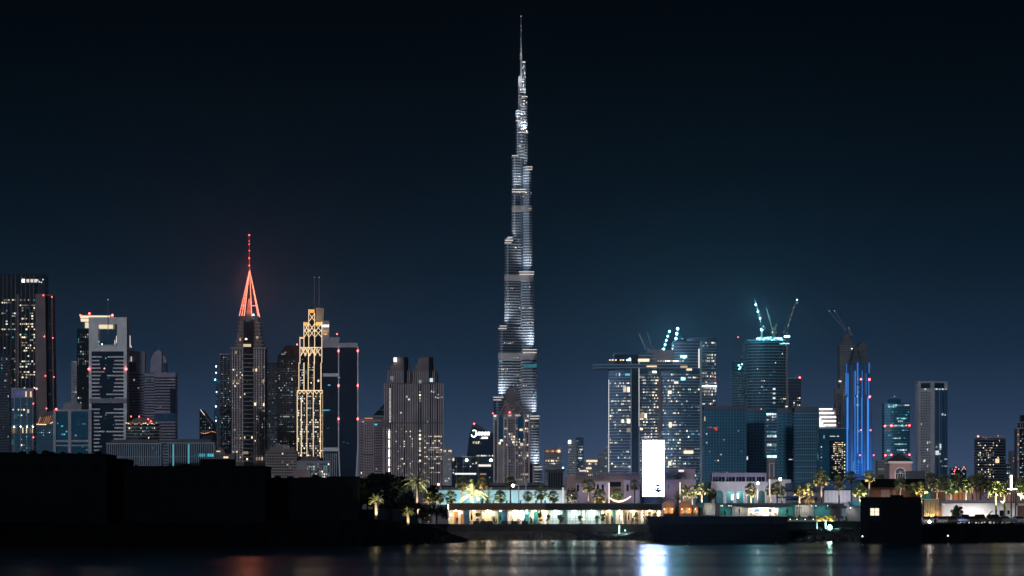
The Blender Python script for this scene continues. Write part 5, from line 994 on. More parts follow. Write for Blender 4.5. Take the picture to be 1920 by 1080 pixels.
# tables, chairs, people, potted plants on the deck
DZ = wz(984.6, 452); DY = 452
def tb_table():
    o = empty('cafe_table', (0,0,0), 'x', 'table'); MB().tube((0,0,.72),(0,0,.76),.42,.42,14).build('tabletop', chairm, o); b = MB().tube((0,0,.02),(0,0,.72),.04,.04,8); b.tube((0,0,0),(0,0,.03),.25,.22,12); b.build('pedestal', chairm, o); return o
def tb_chair():
    o = empty('cafe_chair', (0,0,0), 'x', 'chair'); MB().box(-.22,.22,-.22,.22,.43,.47).build('seat', chairm, o); MB().box(-.21,.21,.19,.23,.5,.88).build('backrest', chairm, o)
    for sx_ in (-1,1):
        for sy_ in (-1,1): MB().tube((sx_*.19,sy_*.19,0),(sx_*.18,sy_*.18,.44),.02,.02,6).build('leg', chairm, o)
    return o
def person_mesh(pose):
    V = {'pel':(0,0,.95),'che':(0,.01,1.28),'nec':(0,.01,1.47),'hea':(0,-.01,1.62),'top':(0,0,1.74),'shl':(-.19,0,1.41),'shr':(.19,0,1.41),'ell':(-.25,.02,1.14),'elr':(.25,.02,1.14),'hal':(-.25,-.10,.88),'har':(.25,-.08,.90),
         'hil':(-.1,0,.90),'hir':(.1,0,.90),'knl':(-.11,-.05,.50),'knr':(.12,.03,.50),'anl':(-.11,.0,.08),'anr':(.13,.10,.08),'tol':(-.12,-.16,.03),'tor':(.14,-.06,.03)}
    if pose == 'sit':
        dz = -.45
        for q in ('pel','che','nec','hea','top','shl','shr','ell','elr','hil','hir'): V[q] = (V[q][0], V[q][1], V[q][2]+dz)
        V['hal'] = (-.14,-.36,.76); V['har'] = (.14,-.34,.76); V['ell'] = (-.25,-.08,.72); V['elr'] = (.25,-.08,.72)
        V['knl'] = (-.11,-.44,.50); V['knr'] = (.12,-.44,.50); V['anl'] = (-.11,-.44,.08); V['anr'] = (.12,-.40,.08); V['tol'] = (-.12,-.6,.03); V['tor'] = (.13,-.56,.03)
    ks = list(V); E = [('pel','che'),('che','nec'),('nec','hea'),('hea','top'),('che','shl'),('che','shr'),('shl','ell'),('shr','elr'),('ell','hal'),('elr','har'),('pel','hil'),('pel','hir'),('hil','knl'),('hir','knr'),('knl','anl'),('knr','anr'),('anl','tol'),('anr','tor')]
    rad = dict(pel=(.15,.11),che=(.16,.11),nec=(.06,.06),hea=(.085,.10),top=(.05,.06),shl=(.06,.06),shr=(.06,.06),ell=(.042,.042),elr=(.042,.042),hal=(.03,.03),har=(.03,.03),hil=(.09,.09),hir=(.09,.09),knl=(.06,.06),knr=(.06,.06),anl=(.04,.04),anr=(.04,.04),tol=(.035,.03),tor=(.035,.03))
    me = bpy.data.meshes.new('person'); me.from_pydata([V[q] for q in ks], [(ks.index(a), ks.index(b)) for a, b in E], []); o = bpy.data.objects.new('tmp', me); S.collection.objects.link(o)
    md = o.modifiers.new('s', 'SKIN')
    for i, q in enumerate(ks): o.data.skin_vertices[0].data[i].radius = rad[q]
    o.data.skin_vertices[0].data[0].use_root = True; sb = o.modifiers.new('u', 'SUBSURF'); sb.levels = 1; sb.render_levels = 1
    dg = bpy.context.evaluated_depsgraph_get(); out = bpy.data.meshes.new_from_object(o.evaluated_get(dg)); bpy.data.objects.remove(o); out.name = 'person'; out.materials.clear(); out.materials.append(cloth); return out
PM = {p: person_mesh(p) for p in ('stand', 'sit')}
tb, ch = tb_table(), tb_chair(); used = {'t':0,'c':0}
def put(proto, key, px, D, z, lab, grp, rz=0):
    loc = (wx(px,D), D, z)
    if not used[key]: used[key] = 1; proto.location = loc; proto.rotation_euler.z = rz; proto['label'] = lab; proto['group'] = grp; return proto
    return copy_tree(proto, loc, lab, rz, None, grp)
def person(px, D, z, pose, lab, rz=0, s=1.0):
    o = bpy.data.objects.new('person', PM[pose]); S.collection.objects.link(o); o.location = (wx(px,D), D, z); o.rotation_euler.z = rz; o.scale = (s,)*3; tag(o, lab, 'person', 'people on the restaurant terrace'); return o
spots = [(887,'before the green-lit doorway'),(900,'by the first cream pillar'),(912,'before the left of the two cream rooms'),(924,'before the brightest cream panel'),(935,'before the left teal doorway'),(958,'by the second cream pillar'),(968,'in front of the plain cream wall'),(978,'by the tall white lit panel'),(990,'before the cyan doorway'),(1003,'by the glass room with plants')]
for i, (px, w) in enumerate(spots):
    D = 450.6+(i % 3)*.9; put(tb, 't', px, D, DZ, 'small round dark cafe table '+w, 'cafe tables on the restaurant terrace')
    for s_ in (-1, 1): put(ch, 'c', px+s_*7.0, D, DZ, 'dark chair %s of the round cafe table %s' % ('left' if s_ < 0 else 'right', w), 'chairs on the restaurant terrace', s_*math.pi/2*-1 if False else (math.pi/2 if s_ < 0 else -math.pi/2)*-1)
    if i != 3: person(px-7.0, D, DZ, 'sit', 'dark-clothed diner seated left, table '+w, math.pi/2)
    if i in (1,3,4,6,7,8): person(px+7.0, D, DZ, 'sit', 'dark-clothed diner seated right, table '+w, -math.pi/2)
for i, (px, w) in enumerate(((893,'left of the first cream pillar'),(906,'right of the first cream pillar'),(918,'under the cream room ceiling lamps'),(946,'before the dark blue bay'),(964,'left of the plain cream wall'),(984,'before the cyan doorway edge'))):
    D = 450; o = empty('bench_sofa', (wx(px,D), D, DZ), 'low dark outdoor sofa '+w, 'sofa', 'dark sofas on the restaurant terrace'); MB().box(-.55,.55,-.35,.35,.12,.42).build('seat', chairm, o); MB().box(-.55,.55,.25,.38,.42,.85).build('backrest', chairm, o)
    for s_ in (-1,1): MB().box(s_*.6-.07,s_*.6+.07,-.35,.38,.0,.62).build('armrest', chairm, o)
for px, D, lab, rz in ((857,452,'person standing in front of the orange doorway',.3),(926,453.4,'waiter standing behind the tables at the brightest cream panel',2.6),(995,453,'person standing just right of the cyan doorway',-.5),(1148,452,'person standing by the teal door at the right half',.8),(1187,451.5,'person standing between two lit pillars, right half of the terrace',2.2)): person(px, D, DZ, 'stand', lab, rz)
for i, (px, lab) in enumerate(((1179,'dark closed parasol near the right half lit pillars'),(884,'dark closed parasol near the left end of the terrace'),(938,'dark closed parasol before the left teal doorway'))):
    o = empty('closed_parasol', (wx(px,449.6), 449.6, DZ), lab, 'parasol', 'closed parasols on the terrace'); MB().tube((0,0,0),(0,0,2.5),.03,.03,6).build('pole', steeld, o); b = MB(); b.tube((0,0,1.0),(0,0,1.5),.10,.2,10); b.tube((0,0,1.5),(0,0,2.5),.2,.04,10); b.build('canopy', chairm, o)
def potted(px, D, z, h, lab, m, seed, name='potted_plant', rad=.55, grp='potted plants along the restaurant'):
    o = empty(name, (wx(px,D), D, z), lab, 'plant', grp); MB().tube((0,0,0),(0,0,.45),.2,.27,10).build('pot', conc, o); r = random.Random(seed)
    leaves(m, seed, 420, [(r.uniform(-.25,.25),r.uniform(-.2,.2),.6+(h-.6)*r.random(),rad*r.uniform(.4,.8)) for _ in range(7)], .12).build('foliage', m, o); MB().tube((0,0,.4),(0,0,h*.8),.03,.02,5).build('stem', trunkm, o)
for i, (px, h, lab) in enumerate(((896,2.3,'tall potted plant by the first cream pillar'),(1012,2.6,'tall potted plant left of the first sconce pillar'),(1027,2.2,'leafy potted plant right of the first sconce pillar'),(1049,1.9,'potted plant inside the first cool white glass room'),(1054,2.4,'potted plant lit yellow-green at the end of the first glass room'),(1088,2.0,'potted plant at the end of the second glass room'),(1120,1.7,'small potted plant in the third glass room'),(1131,2.4,'potted plant lit lime by the third grey pillar'),(1192,2.6,'bushy potted plant between the lit pillars on the right'),(1217,2.5,'bushy potted plant second from the right end'),(1228,2.3,'rightmost potted plant before the last lit pillar'))):
    potted(px, 453.2, DZ, h, lab, leafm, 400+i)

# ================================================================== KIOSKS AND CAFE ON THE QUAY
def quay_side():
    QZ = 4.68
    for i, (x0, x1, lab) in enumerate(((1241,1266,'left orange-lit kiosk with a rounded thatch roof beside the restaurant'),(1274,1298,'middle orange-lit kiosk with a rounded thatch roof'),(1299,1310,'narrow right orange-lit kiosk with a teal door'))):
        t = T('arched_kiosk', lab, 'kiosk', 455, (x0+x1)/2); t.o.location.z = QZ; t.Z = lambda yy: wz(yy,455)-QZ; m = lambda v: v/t.k
        c = (x0+x1)/2; R_ = (x1-x0)/2; t.part('roof', thatch, [('e',[(x0-1,951)]+[(c-(R_+1)*math.cos(math.pi*q/12), 951-(12 if i < 2 else 4)*math.sin(math.pi*q/12)) for q in range(13)],0,m(3.5))])
        t.part('wall', orangew, [('b',x0,x1,951,968,m(1.6),m(3.2)),('b',x0,x0+2,951,968,m(.2),m(1.6)),('b',x1-2,x1,951,968,m(.2),m(1.6))]); t.part('counter', pinkw, [('b',x0+2,x1-2,963,968,m(.2),m(.6))])
        t.part('shutter', tealw, [('b',c-1.5,c+1.5,953,963,m(1.4),m(1.6))])
        for q in ((x0+5, x1-5) if i < 2 else (c,)): t.part('hanging_lamp', ewhite, [('o',q,954.5,m(.8),.9)]); spot(t.o, t.P(q,954.5,m(.4)), t.P(q,962,m(1.6)), 110, (1,.68,.4), 130, .06, 'kiosk_light')
        if i < 2: spot(t.o, t.P(c,949,-m(1.6)), t.P(c,944,m(.2)), 60, (1,.5,.2), 120, .1, 'roof_light')
        t.done()
    t = T('cafe_pavilion', 'low cafe with a black overhanging canopy and a glowing white arched bar', 'cafe', 455, 1440); t.o.location.z = QZ; t.Z = lambda yy: wz(yy,455)-QZ; m = lambda v: v/t.k
    [t.part('back_wall', tealw, [('b',a,b_,946,968.5,m(2.6),m(3))]) for a, b_ in ((1350,1373),(1465,1493),(1528,1560))]; t.part('tiled_screen', plast, [('b',1375,1405,949,968,m(2.2),m(2.8)),('b',1494,1528,947,969,m(2.2),m(2.8)),('b',1319,1342,951,966,m(2.2),m(2.8))]); t.part('plain_panel', tealw, [('b',1309,1322,943,952,m(2),m(2.4))]); t.part('plain_panel', cream, [('b',1322,1338,943,952,m(2),m(2.4)),('b',1336,1342,944,951.5,m(1.7),m(2))])
    t.part('screen_joint', darkc, [('b',x,x+.35,950,968,m(2.1),m(2.2)) for x in list(range(1376,1404,3))+list(range(1496,1527,3))+list(range(1320,1341,3))]+[('b',x0,x1,y,y+.3,m(2.08),m(2.18)) for x0, x1 in ((1375,1405),(1494,1528)) for y in (952,955,958,961,964)])
    t.part('bar_wall', plast, [('b',1405,1462,952,968,m(2.4),m(2.9))]); t.part('bar_counter', cream, [('b',1407,1460,964,968,m(1.2),m(1.7))])
    for x, w, mm in ((1412,4,cream),(1422,10,bluew),(1437,6,orangew),(1447,8,brownst),(1456,4,cream)):
        t.part('bar_arch', mm, [('e',[(x-w/2,959.5)]+[(x-w/2*math.cos(math.pi*q/8), 957-3.2*math.sin(math.pi*q/8)) for q in range(9)]+[(x+w/2,959.5)],m(2.25),m(2.4))])
    for x, w in ((1411,3.4),(1422,9),(1456,3.6)): t.part('bar_niche', bluew, [('b',x-w/2,x+w/2,962,966,m(2.28),m(2.4))])
    t.part('canopy', steeld, [('e',[(1382,949.5),(1390,946.5),(1478,946.5),(1482,949.5),(1462,952),(1400,952)],-m(2.2),m(2.2))]); t.part('roof', darkc, [('b',1346,1560,943.4,946.3,-m(.5),m(8))])
    for x, e, col in ((1360,60,(.7,1,.85)),(1390,80,(1,.93,.75)),(1420,520,(1,.9,.7)),(1434,620,(1,.95,.85)),(1450,520,(1,.9,.7)),(1478,90,(.75,1,.85)),(1510,110,(1,.95,.8)),(1543,95,(.8,1,.95)),(1330,50,(1,.95,.8))):
        area(t.o, t.P(x,953.3,m(.9)), t.P(x,962,m(2.4)), e*.22, col, 14*t.k, .5, 'canopy_light'); 
    for x in (1352,1355,1371,1497,1522,1530,1552,1367): t.part('spotlight', ewhite, [('o',x,948.5,m(.2),.6)])
    t.part('counter_lamp', ewhite, [('b',1432,1442,963.5,966.5,m(1.0),m(1.2))]); t.part('slatted_wall', darkc, [('b',1562+i*3,1563.6+i*3,944,971,m(1.8),m(2.2)) for i in range(8)]+[('b',1560,1586,944,972,m(2.3),m(2.6)),('b',1310,1319,952,968,m(1),m(1.3)),('b',1343,1350,944,968,m(1),m(1.4))])
    t.part('low_wall', cream, [('b',1350,1478,967,968.2,-m(1.5),-m(1.2)),('b',1470,1474,968,979,-m(2),-m(1.4))]); t.done()
    for i, (px, lab) in enumerate(((1359,'person seated at the left end of the cafe counter'),(1386,'person standing before the tiled screen of the cafe'),(1444,'person at the glowing white arched bar'),(1476,'person by the teal panel right of the arched bar'))):
        o = person(px, 453.5, QZ, 'stand' if i else 'sit', lab, i); o['group'] = 'people at the quay cafe'
    # terrace right of it: hedge, lamp, service tanks
    TZ = 3.66
    for i, (px, m, w, lab) in enumerate(((1482,leafm,1.2,'dark planter bush at the left end of the lower terrace'),(1496,leafm,1.3,'dark planter bush left of the three-armed lamp'),(1511,leafm,1.3,'dark planter bush right of the three-armed lamp'),(1523,leafm,1.1,'dark planter bush beside the yellow-lit hedge'),(1536,leafy,1.3,'left clump of the yellow-lit hedge'),(1547,leafy,1.4,'middle clump of the yellow-lit hedge'),(1558,leafy,1.3,'right clump of the yellow-lit hedge'))):
        D = 441; o = empty('planter_bush', (wx(px,D), D, TZ), lab, 'plant', 'bushes along the lower terrace'); MB().box(-w/2,w/2,-.3,.3,0,.3).build('planter', conc, o); r = random.Random(500+i)
        leaves(m, 500+i, 520, [(r.uniform(-w/2,w/2), r.uniform(-.3,.3), r.uniform(.35,1.0), .38) for _ in range(8)], .1).build('foliage', m, o)
        if m is leafy: spot(o, (0,-1.0,.25), (0,.1,.9), 160, (1,.85,.3), 120, .05, 'hedge_light'); MB().tube((0,-1.0,0),(0,-1.0,.2),.06,.06,6).build('hedge_lamp', egold, o)
        else: MB().ball((r.uniform(-.3,.3),-.45,.42),.07).build('garden_lamp', ewhite, o)
    o = empty('street_lamp', (wx(1499,444), 444, TZ), 'black three-armed ornate lamp post on the lower terrace', 'street lamp'); MB().tube((0,0,0),(0,0,2.6),.05,.04,8).build('post', steeld, o); b = MB()
    for s_ in (-1,0,1): b.tube((0,0,2.1),(s_*.32,0,2.25),.025,.025,6); b.tube((s_*.32,0,2.25),(s_*.32,0,2.5),.02,.02,6)
    b.build('arm', steeld, o); b = MB()
    for s_ in (-1,0,1): b.ball((s_*.32,0,2.65 if s_ else 2.9),.13)
    b.build('lantern', darkc, o)
    # flood lamp under the terrace
    o = empty('flood_lamp', (wx(1556,432), 432, 1.6), 'glaring green-white flood lamp under the lower terrace above the rocks', 'lamp'); MB().tube((0,.3,-.2),(0,.3,.9),.05,.05,6).build('bracket', steeld, o); MB().ball((0,0,1.05),.34,12,8).build('bulb', elampg, o)
    spot(o, (0,-.8,1.1), (0,1.5,-1.5), 7000, (.5,1,.85), 160, .3, 'flood_light')
    o = empty('stilt_frame', (wx(1540,434), 434, .6), 'pair of pale posts under the lower terrace left of the flood lamp', 'posts'); MB().box(-.9,-.78,-.1,.1,0,3.0).build('post', pale, o); MB().box(.72,.95,-.1,.1,0,3.0).build('post', white, o)
    for i, (px, lab) in enumerate(((1167,'left of the two lamps lighting rocks below the restaurant'),(1229,'right lamp lighting rocks at the right end of the restaurant'))):
        o = empty('rock_lamp', (wx(px+5,441), 441, 1.0), lab, 'lamp', 'green-white lamps under the restaurant deck'); MB().box(-1.3,-1.0,-.1,.3,0,1.9).build('post', pale, o); MB().ball((0,-.2,.9),.16,8,6).build('bulb', ecyan_s, o); spot(o, (.3,-1.6,1.4), (-.8,.5,0), 1600, (.6,1,.8), 120, .15, 'rock_light')
    t = T('service_building', 'teal-banded low service block with pale tanks left of the black square house', 'building', 452, 1610); m = lambda v: v/t.k
    t.part('wall', darkc, [('b',1588,1640,949,None,m(.4),m(6))]); t.part('teal_band', tealw, [('b',1598,1640,940,944.5,0,m(6)),('b',1600,1640,945,948.6,-m(.2),m(5.5))]); t.part('tank', louvre, [('b',1577,1586,953,968,-m(1),m(.5)),('b',1580,1584,969,975,-m(1),0)]); t.part('wall_lamp', ewhite, [('o',1594,952.5,-m(.5),1.0)]); spot(t.o, t.P(1594,951,-m(1.2)), t.P(1592,966,m(.4)), 260, (1,.9,.8), 120, .1, 'wall_light')
    spot(t.o, t.P(1615,938,-m(3)), t.P(1618,945,0), 120, (.3,1,1), 110, .2, 'teal_light'); t.done()
    # black square house
    t = T('square_house', 'black cubic house on the waterline with a single bright four-pane window', 'house', 396, 1678); t.o.location.z = -.3; t.Z = lambda yy: wz(yy,396)+.3; m = lambda v: v/t.k
    t.part('wall', black, [('b',1628,1728,934,1018,0,m(9))]); t.part('parapet', black, [('b',1627,1729,932,934.4,-1.5,m(9.2))]); t.part('roof_room', black, [('b',1675,1696,928,932,m(1),m(3))])
    w = t.part('window', elitroom, [('b',1632,1648,953,966.5,-.4,.5)]); t.part('window_frame', black, [('b',1639.5,1640.4,952.6,967,-1.2,-.5),('b',1631.6,1648.4,959.6,960.2,-1.2,-.5),('b',1631,1649,966.6,967.4,-1.5,0)], w); t.part('pale_panel', bluedk, [('b',1629,1652,936,951,-.6,.2),('b',1629,1652,968,978,-.6,.2)]); t.done()
elitroom = emis('lit room light', (1,.86,.66), 1.3, 1, 1)
quay_side()

# ================================================================== MIDDLE GROUND BEHIND THE PALMS
def midground():
    t = T('washed_wall_building', 'long flat building whose pale wall is washed in cyan light behind the restaurant palms', 'building', 525, 941); m = lambda v: v/t.k
    t.part('wall', plast, [('b',818,1062,919,None,0,m(12))]); t.part('parapet', darkc, [('b',817,1063,917.6,919.2,-.8,m(12.4))])
    for x in (925,941,950,957,976,1005,1015,1022,903): t.win(x, 941.5, 3.4, 6.5, bluew, -.5, name='window')
    for i in range(9): x = 832+i*27; spot(t.o, t.P(x,948,-m(3.4)), t.P(x,926,0), 420, ((.35,.9,1),(.4,.9,1),(.6,.9,1),(.8,.9,1))[min(3,i//3)], 120, .25, 'wall_washer')
    t.done()
    t = T('dark_roof_building', 'dark flat-roofed block behind the cyan-washed wall', 'building', 620, 900); t.part('wall', darkc, [('b',828,1120,912,None,0,80),('b',918,950,905,912,6,40)]); t.part('parapet', black, [('b',827,1121,910.6,912.4,-1,82)]); t.part('roof_tank', darkc, [('b',990,1022,906,911,5,30)]); t.done()
    t = T('wind_tower', 'black square wind tower with vertical slots and a flared cornice', 'tower', 545, 1041); m = lambda v: v/t.k
    t.part('shaft', darkc, [('b',1027,1056,882,None,0,m(3.8))]); t.part('cornice', steeld, [('e',[(1022,879.6),(1061,879.6),(1058,883.5),(1025,883.5)],-m(.5),m(4.3))]); t.part('slot', black, [('b',1029.5+i*4.4,1031.5+i*4.4,886,914,-.5,.3) for i in range(6)]); t.part('rib', darkc, [('b',1028+i*4.4,1029+i*4.4,884,918,-1.6,.2) for i in range(7)]); t.part('roof_lamp', ecyan, [('o',1055.5,877,-1,1.1)]); t.done()
    t = T('heritage_building', 'rose heritage building with a crenellated roofline and arched windows left of the billboard', 'building', 570, 1130); m = lambda v: v/t.k
    t.part('upper_wall', pinkw, [('b',1063,1204,891,None,m(5),m(18))]); t.part('crenel', pinkw, [('b',1081+i*3.6,1083.2+i*3.6,884.5+(1.5 if i%7>3 else 0),891,m(5),m(5.6)) for i in range(34)]); t.part('string_course', brownst, [('b',1080,1204,896.6,898,m(4.7),m(5))]); t.part('dark_slot', darkc, [('b',1081+i*3.6,1082.6+i*3.6,887,895.5,m(4.9),m(5.1)) for i in range(34)])
    t.part('front_wall', lilac, [('b',1108,1141,903.5,None,0,m(5)),('b',1170,1200,900,None,m(1),m(5)),('b',1080,1108,906,None,m(2),m(5))]); t.part('balustrade', pinkw, [('b',1108+i*3,1109.6+i*3,901.6,903.6,0,1.5) for i in range(11)])
    for x in (1121,1130,1177,1084): t.part('arched_window', glassn, [('e',[(x-2,921)]+[(x-2*math.cos(math.pi*q/8), 911-3*math.sin(math.pi*q/8)) for q in range(9)]+[(x+2,921)],-.6 if x<1160 and x > 1100 else (m(1)-.6 if x > 1160 else m(2)-.6),m(.3) if x > 1100 and x < 1160 else m(2.2))])
    t.part('dark_opening', glassn, [('b',1144,1166,903,912,m(4.8),m(5.1))]); t.part('flagpole', silver, [('t',(1134,915,-2),(1134,888,-2),.3)])
    for x in (1085,1124,1150,1185): spot(t.o, t.P(x,935,-m(5)), t.P(x,905,m(2)), 500, (1,.68,.6), 100, .25, 'facade_light')
    t.done()
    # billboard
    t = T('billboard', 'towering blank white glowing screen on a dark blue plinth', 'billboard', 600, 1225); m = lambda v: v/t.k
    t.part('frame', steeld, [('b',1204.2,1246.2,825,931.5,.8,m(2)),('b',1210,1214,931,942,2,m(1.5)),('b',1236,1240,931,942,2,m(1.5))]); t.part('screen', escr, [('b',1205.2,1245.2,826,930.5,-.3,.6)]); t.part('plinth', bluew, [('b',1206,1240,932,None,-m(1),m(4))]); t.done()
    t = T('flat_roof_building', 'rose flat-roofed building with a lit corner room right of the billboard', 'building', 610, 1274); m = lambda v: v/t.k
    t.part('wall', pinkw, [('b',1238,1305,900,None,0,m(10))]); t.part('upper_room', pinkw, [('b',1250,1304,880,900,m(1.5),m(8))]); t.part('parapet', lilac, [('b',1237,1306,898.6,900.4,-1,m(10.2)),('b',1249,1305,879,880.6,m(1.3),m(8.2))]); t.win(1278,882.5,10,3.5,esoft,m(1.4)); t.win(1267,888,5,3,wdim,m(1.4)); t.part('slit_window', glassn, [('b',1253,1254.5,908,918,-.4,.4),('b',1270,1272,895,912,m(1),m(1.6))])
    for x in (1246,1262,1280,1297): t.part('roof_lamp', esoft, [('o',x,896,m(.5),.6)])
    spot(t.o, t.P(1275,940,-m(6)), t.P(1275,905,0), 900, (.8,.75,1), 110, .3, 'facade_light'); t.done()
    t = T('arcade_mall', 'white two-storey building with a ribbon of dark windows and teal-lit arches below', 'building', 625, 1387); m = lambda v: v/t.k
    t.part('upper_band', lilac, [('b',1335,1437,886.5,894,0,m(10))]); t.part('ribbon_backing', glassn, [('b',1336,1436,894,903,m(.5),m(9))]); t.part('wall', plast, [('b',1333,1440,903,918,m(.1),m(10)),('b',1333,1343,918,None,m(.1),m(10)),('b',1440,1484,899,None,m(1),m(8))])
    t.part('window_pier', lilac, [('b',x,x+w,894,903,.2,m(.5)) for x, w in ((1335,2),(1359,2.5),(1378.5,2),(1397,3),(1416,3),(1434,3))]+[('b',x,x+.5,894,903,m(.2),m(.5)) for x in (1341,1347,1353,1366,1372,1385,1391,1404,1410,1422,1428)])
    xs = (1350,1369,1388,1408,1428); wall = []
    for i, c in enumerate(xs):
        R_ = 7; wall += [('e',[(c-9.6,918),(c,918)]+[(c-R_*math.cos(math.pi/2-q*math.pi/16), 927-7.5*math.sin(math.pi/2-q*math.pi/16)) for q in range(9)]+[(c-R_,945),(c-9.6,945)],m(.1),m(1)),('e',[(c,918),(c+9.6,918),(c+9.6,945),(c+R_,945)]+[(c+R_*math.cos(q*math.pi/16), 927-7.5*math.sin(q*math.pi/16)) for q in range(9)],m(.1),m(1))]
    t.part('arch', plast, wall); t.part('arcade_glass', arcadeg, [('b',1340,1438,918,945,m(3),m(3.3))]); t.part('roof_plant', darkc, [('b',1372,1397,882,886.6,m(3),m(6))])
    for c, e in zip(xs, (40,420,420,240,60)): area(t.o, t.P(c,920.5,m(1.8)), t.P(c,940,m(2.2)), e*.35, (1,1,.85), 1.6, .8, 'arcade_light'); 
    t.part('shop_light', ewhite, [('b',1373,1378,928,937,m(2.6),m(2.8)),('b',1384,1387,925,934,m(2.6),m(2.8))])
    for x in (1345,1378,1412,1450): spot(t.o, t.P(x,948,-m(9)), t.P(x,905,0), 700, (.82,.74,1), 110, .3, 'facade_light')
    t.done()
    t = T('roof_mall', 'long low mall with a dark blue sloping roof and a white panelled wall', 'building', 600, 1560); m = lambda v: v/t.k
    t.part('roof', bluew, [('e',[(1484,921),(1484,905),(1540,902),(1650,902),(1650,917),(1540,917),(1530,921)],-m(2),m(14))]); t.part('wall', lilac, [('b',1484,1650,917,None,0,m(12))]); t.part('panel_wall', plast, [('b',1545,1597,919,942,-m(.6),-m(.1))]); t.part('panel_joint', lilac, [('b',x,x+.4,919,942,-m(.68),-m(.6)) for x in range(1552,1597,7)]); t.part('brown_bay', brownst, [('b',1530,1543,920,942,-m(.5),-m(.05))]); t.part('skylight', epurp, [('b',1601,1620,896,898.5,m(2),m(3))])
    t.part('storefront', louvre, [('b',1472,1500,936,942,-m(.9),-m(.4)),('b',1502,1526,935,942,-m(.9),-m(.4))]); t.part('awning', bluew, [('b',1455,1530,931,934.5,-m(2.6),-m(.3))])
    for x in (1555,1575,1592): spot(t.o, t.P(x,946,-m(6)), t.P(x,928,-m(.6)), 300, (.85,.8,1), 110, .3, 'facade_light')
    t.done()
    t = T('pavilion', 'rose square pavilion with a dark pyramid roof and an arched fan window', 'pavilion', 640, 1688); m = lambda v: v/t.k
    t.part('wall', pinkw, [('b',1668,1709,869,None,0,m(6))]); t.part('eave', plast, [('b',1665.5,1711,864.6,869,-m(.4),m(6.4))]); t.part('roof', steeld, [('p', R(1665,1711.5,m(6.8),-m(.5)), 851, 864.8, R(1686,1690,m(.4),m(2.8)))])
    n = 12; t.part('arch_trim', plast, [('t',(1688-9.6*math.cos(math.pi*q/n), 886-9.2*math.sin(math.pi*q/n),-.6),(1688-9.6*math.cos(math.pi*(q+1)/n), 886-9.2*math.sin(math.pi*(q+1)/n),-.6),.9) for q in range(n)]+[('b',1677.5,1679.2,886,898,-1,.3),('b',1696.8,1698.6,886,898,-1,.3)])
    w = t.part('window', glassd, [('e',[(1679.5,900)]+[(1688-8.6*math.cos(math.pi*q/n), 886-8.4*math.sin(math.pi*q/n)) for q in range(n+1)]+[(1696.5,900)],-.5,.4)]); t.part('window_bar', plast, [('t',(1688,887,-.8),(1688-8.2*math.cos(math.pi*q/6), 887-8.2*math.sin(math.pi*q/6),-.8),.25) for q in range(1,6)]+[('b',1679.5,1696.5,887,887.8,-1,-.5)]+[('b',x,x+.5,888,900,-1,-.5) for x in (1683,1687.8,1692.5)], w)
    spot(t.o, t.P(1688,905,-m(9)), t.P(1688,878,0), 1800, (1,.74,.66), 80, .3, 'facade_light'); t.done()
    t = T('timber_front_building', 'dark-roofed low building with a brown timber front behind the black square house', 'building', 530, 1680); m = lambda v: v/t.k
    t.part('roof', black, [('b',1632,1732,898,914,-m(2),m(14))]); t.part('wall', fascia, [('b',1634,1730,914,None,0,m(10))]); t.part('pale_bay', brownst, [('b',1652,1668,917,932,-.6,.2),('b',1674,1680,917,932,-.6,.2)]); t.part('railing', steeld, [('b',1705,1730,894,894.6,0,1),('b',1707,1707.6,886,898,0,1),('b',1718,1718.6,888,898,0,1)]); t.part('roof_box', darkc, [('b',1710,1741,882,899,m(5),m(9))])
    for x in (1645,1665,1690): spot(t.o, t.P(x,938,-m(2.5)), t.P(x,922,0), 110, (1,.6,.35), 120, .1, 'wall_light')
    t.done()
    t = T('shop_terrace', 'row of warm-lit shops with teal glass, a lamp string and an orange wall', 'building', 520, 1820); m = lambda v: v/t.k
    t.part('roof', darkc, [('b',1730,1960,914,917,-m(1.5),m(12))]); t.part('wall', brownst, [('b',1730,1960,917,None,m(.4),m(11))]); t.part('teal_glass', tealw, [('b',1729,1735,923,936,0,m(.4)),('b',1737,1747,923,936,0,m(.4))]); t.part('timber_door', fascia, [('b',1752,1770,922,938,0,m(.4))]); t.part('orange_wall', orangew, [('b',1788,1803,917,938,0,m(.4))]); [t.part('pale_wall', pinkw, [('b',a,b_,918,940,0,m(.4))]) for a, b_ in ((1772,1787),(1805,1830),(1890,1905))]; t.part('blue_sign_panel', epurp, [('b',1845,1855,926,932,-.6,-.1)])
    for i in range(10): t.part('string_lamp', egold, [('o',1750+i*2.9,921.5,-m(.8),.6)])
    for x, e in ((1742,200),(1760,200),(1780,340),(1796,420),(1818,340),(1840,200),(1865,260),(1895,420)): spot(t.o, t.P(x,943,-m(3)), t.P(x,926,0), e*.35, (1,.62,.42) if x > 1750 else (.5,1,1), 120, .15, 'shop_light')
    t.done()
midground()

